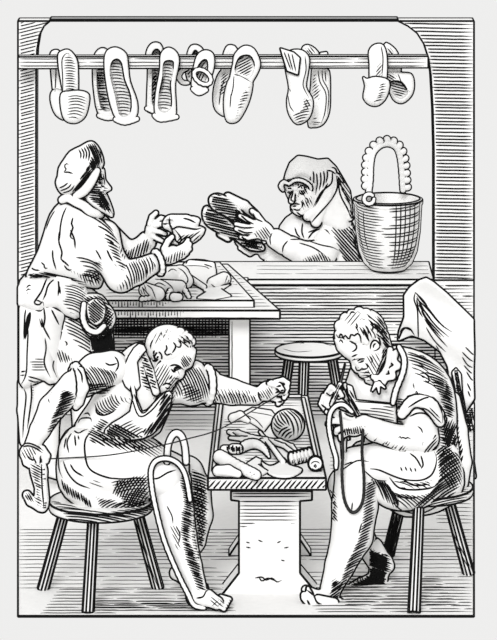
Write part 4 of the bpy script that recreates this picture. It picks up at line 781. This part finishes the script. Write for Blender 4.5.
pen([breech3], cr(15,330,4.518)([(60,0),(55,100),(50,200),(20,260)], [(130,0),(140,80),(132,150),(160,215)], [(150,0),(180,60),(190,100),(170,160),(190,215)], [(210,0),(190,50),(180,110)], [(225,50),(236,60),(230,72)], [(60,210),(100,220),(140,235)], [(20,190),(50,185)], [(24,205),(46,203)], [(60,225),(90,235),(110,230)], [(40,265),(50,300),(40,400),(35,490)], [(72,240),(75,300),(65,380),(55,450)]), .65)
hatch(breech3, [(30,360),(44,358),(46,372),(32,372)], 0, 2.8, 0, .45); hatch(breech3, [(32,384),(44,384),(40,400),(32,398)], 0, 2.4, 0, .5)
po = S.part('purse', [S.poly([(82,298),(92,294),(102,296),(108,304),(114,312),(115,322),(108,332),(98,338),(88,334),(81,322)], -22, 8, 9, curve=2), S.poly([(90,330),(112,326),(114,352),(98,356),(90,350)], -14, 6, 7)], 'leather', None, .8, 2, .8); tag(po, 'dark round leather purse hanging at the standing man\'s hip', 'purse')
hatch(po, [(82,296),(104,296),(115,312),(114,330),(90,336),(80,322)], 32, 2.3, 0, .8); hatch(po, [(100,298),(115,312),(112,330),(98,336)], -50, 2.4, 0, .7); hatch(po, [(90,334),(114,326),(114,354),(92,354)], 80, 1.7, 0, .9); hatch(po, [(90,334),(114,326),(114,354),(92,354)], -8, 1.9, 0, .9)
S.part('flap', [S.chain((84,304,-31,2.4),(83,318,-32,2.4),(88,329,-31,2.4),(97,332,-31,2.4),(104,326,-31,2.4), curve=3)], 'leather', po, .6, 1, .7)
S.part('lining', [S.poly([(88,302),(98,299),(105,306),(104,318),(97,325),(90,321),(87,312)], -30, 3, 3.4, curve=2)], 'leather', po, .6, 1, .7); hatch(PARTS[-1], [(86,298),(106,298),(106,326),(88,326)], 40, 2.1, 0, .7)
ms = S.part('slipper', [S.chain((172,222,-22,7),(186,222,-22,7)), S.poly([(163,222),(168,216),(178,216),(194,217),(200,220),(198,226),(205,229),(200,238),(190,244),(178,246),(168,240),(172,232),(164,228)], -20, 6, 8, curve=2), S.ell(169,222,-30,5,2.8,8,0,sign=-1,k=.6)], 'leather', None, .6, 1.5, .85); tag(ms, 'pale rounded slipper held up by the standing bearded man in both hands', 'shoe')
pen(ms, cr(130,200,4.518)([(180,75),(178,100),(190,130),(215,120),(255,125),(300,132),(335,122)], [(180,100),(205,180),(225,190),(230,170),(200,130)], [(240,82),(270,90),(298,104)], [(100,118),(120,104),(160,108),(180,108)], [(105,128),(130,138),(165,138)]), .75)
hatch(ms, [(178,236),(198,232),(203,230),(198,240),(186,245),(176,246)], -42, 2.6, 1, .6)
hatch(body3, [(163,258),(180,250),(186,252),(184,264),(172,268),(166,266)], 100, 2.4, 0, .55)
# ---------------------------------------------------------------- woman behind the counter
Wm = Fig(20.75)
wo = thing('person', 'hooded woman leaning on the counter, holding up a pair of shoes', 'person', P(320,275,20.75))
body4 = Wm.part('body', [
  Wm.ell(303,186,-4,18,19,15,0), Wm.poly([(285,184),(287,192),(289,199),(291,204),(291,210),(296,214),(306,215),(314,208),(318,196),(314,182)], -8, 8, 12), Wm.chain((293,193,-22,2),(291.5,201,-24,2.8), k=1.2), Wm.chain((293,207,-20,2.4),(299,208,-20,2.2), k=1), Wm.chain((296,211,-19,3),(300,213,-18,3)),
  Wm.chain((289,189,-18,2.4),(303,188,-20,2.4), k=1), Wm.ell(289,193,-22,2.6,2,3,0,sign=-1,k=1), Wm.ell(301,193,-22,3.2,2.2,3,0,sign=-1,k=1),
  Wm.chain((310,205,2,12),(322,226,6,20),(330,262,10,26)), Wm.chain((326,235,-6,14),(318,258,-34,11),(292,246,-44,8.5),(274,238,-48,7)),
  hand(Wm, (262,230,-46,13,9,6.5,30), [[(256,224,-46),(246,219,-47),(240,216,-47)],[(254,228,-48),(243,226,-50),(236,224,-50)],[(254,232,-49),(243,232,-51),(236,229,-51)],[(256,236,-48),(247,238,-50),(241,237,-50)]], [(262,222,-46),(257,215,-44),(252,211,-42)], 2.5),
  Wm.chain((300,240,-6,12),(282,256,-20,9),(266,252,-24,7.5)), hand(Wm, (255,246,-26,9,7,6,30), [[(250,242,-30),(243,242,-33),(239,238,-34)],[(248,246,-30),(241,246,-33),(237,242,-34)],[(250,250,-29),(245,251,-31),(240,248,-33)],[(253,252,-28),(250,254,-29),(246,252,-31)]], [(258,241,-30),(254,238,-32),(250,236,-33)], 2.4)], 'skin', wo, .85, 2, .75)
hood = Wm.part('hood', [
  Wm.poly([(284,182),(286,174),(290,164),(298,157),(306,158),(318,161),(328,160),(336,168),(342,178),(350,192),(352,210),(350,232),(336,236),(326,228),(312,220),(306,216),(312,206),(314,194),(310,184),(300,180),(290,182)], 2, 14, 20, curve=1),
  Wm.chain((322,190,-16,5),(316,210,-16,5),(308,216,-16,5)), Wm.chain((332,172,-14,4),(328,196,-17,4),(316,222,-18,5)), Wm.chain((338,178,-12,4),(342,200,-14,4),(350,218,-14,3))], 'cloth', wo, .9, 2, .85)
hair4 = Wm.part('hair', [Wm.chain((283,190,-14,1.8),(281,186,-15,2.2),(284,182,-16,1.8),(289,184,-18,1.5),(293,181,-20,1.6),(299,180,-22,1.6),(305,182,-22,1.6),(310,186,-20,1.6),(311,190,-18,1.4), curve=2)], 'hair', wo, .6, 1, .7)
dress = Wm.part('dress', [
  Wm.poly([(296,213),(306,218),(322,222),(344,222),(352,224),(358,240),(368,262),(374,276),(340,276),(318,274),(300,262),(286,250),(279,238),(280,228),(286,220)], 4, 17, 26, curve=1),
  Wm.chain((330,240,-8,16),(322,254,-30,13.5),(304,254,-40,11.5),(290,247,-44,10.5)), Wm.chain((298,242,-8,12),(284,258,-18,10.5),(272,256,-22,9))], 'cloth', wo, .9, 2.5, .85)
wc = Wm.part('cuff', [Wm.chain((284,244,-45,10),(276,239,-47,9.5))], 'cloth', wo, .7, 1.2, .8)
w1 = cr(255, 150, 4.518)
pen([hood], w1([(140,135),(170,132),(205,130),(240,132)], [(350,95),(345,150),(300,190),(262,260)], [(368,115),(372,170),(340,230),(262,320),(240,360)], [(330,150),(300,200),(270,255)], [(375,120),(385,200),(420,270),(432,310)], [(380,130),(400,190),(430,250),(434,310)], [(262,95),(266,120),(264,180)], [(278,105),(282,150),(276,195)], [(295,100),(298,140),(290,185)], [(310,95),(314,130),(306,170)], [(325,92),(328,115),(320,150)], [(250,120),(250,160)], [(325,92),(345,95),(366,110)], [(180,290),(205,310),(240,312)], [(210,320),(206,350),(215,385)]), .65)
hatch([hood, dress], [(334,166),(342,178),(352,192),(354,212),(348,206),(340,186)], 55, 2.2, 0, .7)
hatch(dress, [(330,214),(350,212),(358,240),(372,274),(352,274),(340,252),(332,232)], 48, 2.5, 0, .75); hatch([dress, hood], [(350,205),(356,230),(364,262),(358,258),(350,230)], 62, 1.8, 0, .8)
pen([dress], w1([(240,372),(280,360),(320,362),(340,382)], [(180,350),(190,380),(205,395)], [(150,405),(200,405),(240,412),(300,430),(350,440),(380,455)], [(240,400),(262,372),(300,352)], [(215,330),(212,370),(222,400)], [(200,420),(260,440),(310,470)]), .65)
hatch(dress, [(298,262),(306,258),(322,252),(334,262),(326,270),(306,269)], 68, 2.5, 1, .6); hatch([dress, body4], [(252,252),(262,258),(276,266),(284,262),(284,270),(268,272),(254,262)], 60, 2.6, 0, .5)
pen(wc, w1([(78,375),(68,400),(72,430)], [(148,410),(128,435),(125,465)]), .6)
pen(body4, w1([(140,180),(152,172),(168,176)], [(192,172),(212,162),(235,172)], [(145,190),(155,196),(168,190)], [(198,190),(212,200),(228,190)], [(172,180),(168,205),(162,225),(178,232),(188,226)], [(165,248),(182,242),(204,246)], [(170,256),(190,252)], [(172,266),(196,272),(205,262)], [(208,230),(216,245),(210,262)], [(225,215),(240,225),(236,240)], [(188,140),(184,160)], [(236,150),(244,170)], [(155,215),(150,200)], [(188,280),(210,295),(228,288)]), .7)
hatch(body4, [(300,184),(308,186),(306,196),(298,196)], 60, 1.8, 0, .7); hatch(body4, [(286,188),(292,188),(292,195),(286,194)], 50, 1.8, 0, .6); hatch(body4, [(302,200),(312,196),(312,206),(302,210)], 65, 2.4, 0, .55); hatch([body4, hair4], [(286,182),(312,182),(314,188),(290,188)], 85, 2.4, 0, .6)
e7 = cr(190, 180, 4.518)
pen(body4, e7([(200,205),(240,215),(290,215)], [(215,225),(250,238),(285,236)], [(230,160),(260,185),(290,200)], [(285,150),(300,175),(330,190)], [(235,248),(265,255)], [(200,258),(220,275),(240,285)], [(220,240),(240,262),(262,270)]), .7)
hatch(body4, [(254,232),(266,226),(272,236),(268,242),(256,240)], 55, 2.5, 0, .5)
for nm, pts, lab, d, hp_ in (('shoe', [(209,201),(211,196),(218,194),(228,198),(238,207),(247,218),(254,226),(252,231),(240,224),(226,216),(213,209)], 'shoe with dark striped sole held up by the hooded woman, upper one of her pair', -40, 6),
                       ('shoe', [(203,210),(207,206),(216,212),(228,220),(240,232),(252,242),(262,244),(264,250),(250,250),(236,240),(222,234),(208,226),(203,218)], 'shoe with dark striped sole held by the hooded woman, lower one of her pair', -36, 8)):
    q = Wm.part(nm, [Wm.poly(pts, d, 3.5, 4, curve=2)] + ([Wm.chain((228,197,-34,4),(244,206,-34,5),(254,214,-34,4))] if hp_ == 6 else [Wm.chain((220,234,-32,3),(228,238,-32,3.4))]), 'leather', None, .7, 1.5, .95); tag(q, lab, 'shoe', 'shoes held by the hooded woman')
    hatch(q, pts, 10 if hp_ == 6 else 14, 2.3, 0, .8)
    if hp_ == 8: hatch(q, [(238,232),(262,242),(264,250),(250,250)], 60, 1.8, 0, .8)
    else: hatch(q, [(236,208),(252,224),(250,230),(234,216)], 40, 1.8, 0, .9)
# ---------------------------------------------------------------- hide hung on the wall at the right
H = Fig(19.55)
hide = H.part('hide', [
  H.poly([(404,296),(410,288),(419,280),(426,277),(433,281),(446,292),(460,306),(474,320),(474,398),(468,408),(465,420),(460,404),(455,378),(450,372),(440,352),(424,340),(412,336),(398,342),(399,332),(404,316)], 0, 2.5, 2.8, wave=(4, 46, 1.1)),
  H.poly([(448,368),(454,372),(458,392),(464,420),(472,450),(476,478),(462,478),(458,450),(452,420)], 4, 2, 2.4)], 'leather', None, .9, 2, .85); tag(hide, 'large pale hide draped on the back wall behind the man on the right', 'hide')
j = cr(395, 270, 3.048)
pen(hide, j([(62,68),(58,90),(68,120),(70,160),(72,230)], [(62,68),(72,80),(100,115),(140,165),(175,190)], [(66,80),(90,125),(125,170),(165,205)], [(72,100),(95,145),(130,185),(150,205)], [(80,125),(105,165),(140,205)], [(90,150),(120,190),(160,235)], [(95,175),(120,215),(155,250)], [(66,90),(72,120),(85,145)], [(215,235),(232,252),(244,262)], [(205,250),(225,270),(240,280)], [(205,265),(222,290),(240,298)], [(210,290),(228,310),(240,318)], [(218,310),(232,332),(242,340)], [(220,345),(232,370)], [(222,368),(230,388)], [(105,235),(118,250)], [(125,230),(135,245)]), .6)
hatch(hide, [(415,292),(420,296),(440,324),(428,318),(418,306)], 48, 2.8, 1, .6)
pen(hide, j([(10,215),(25,180),(45,178),(60,200)], [(15,190),(30,175),(50,185)]), .8)
hatch(hide, [(450,376),(455,376),(470,440),(475,474),(462,474)], 2, 3.2, 0, .5)
dk = H.part('hide_gap_dark', [H.poly([(452,372),(456,368),(461,374),(462,392),(466,414),(474,402),(474,462),(470,452),(462,428),(455,400)], -9, 2, 2.2)], 'leather', hide, .8, 1.5, .7)  # added sheet, hatched dark to stand in for the open gap
hatch(dk, [(450,366),(476,366),(476,464),(464,450)], 0, 2.0, 0, .8); hatch(dk, [(450,366),(476,366),(476,464),(464,450)], 80, 2.6, 0, .6)
reg_empties(); finish()
cam = bpy.data.cameras.new('camera'); co = bpy.data.objects.new('camera', cam); COL.objects.link(co)
co.location = (0, 0, CH); co.rotation_euler = (math.pi/2, 0, 0); cam.sensor_fit = 'VERTICAL'; cam.sensor_width = 36; cam.sensor_height = 36; cam.lens = FOC/640*36; cam.shift_y = -(320-HY)/640; cam.clip_end = 200
bpy.context.scene.camera = co
w = bpy.data.worlds.new('sky'); bpy.context.scene.world = w; w.use_nodes = True
w.node_tree.nodes['Background'].inputs[0].default_value = (1, .997, .99, 1); w.node_tree.nodes['Background'].inputs[1].default_value = .86
def sun(name, rx, rz, e, ang):
    l = bpy.data.lights.new(name, 'SUN'); l.energy = e; l.angle = math.radians(ang); o = bpy.data.objects.new(name, l); COL.objects.link(o); o.rotation_euler = (math.radians(rx), 0, math.radians(rz)); o.location = (-3, 5, 6)
sun('sun', 58, -9, 2.1, 20)
sc = bpy.context.scene; sc.view_settings.view_transform = 'Standard'; sc.view_settings.look = 'None'; sc.view_settings.gamma = 1; sc.view_settings.exposure = 0; sc.view_settings.use_curve_mapping = False
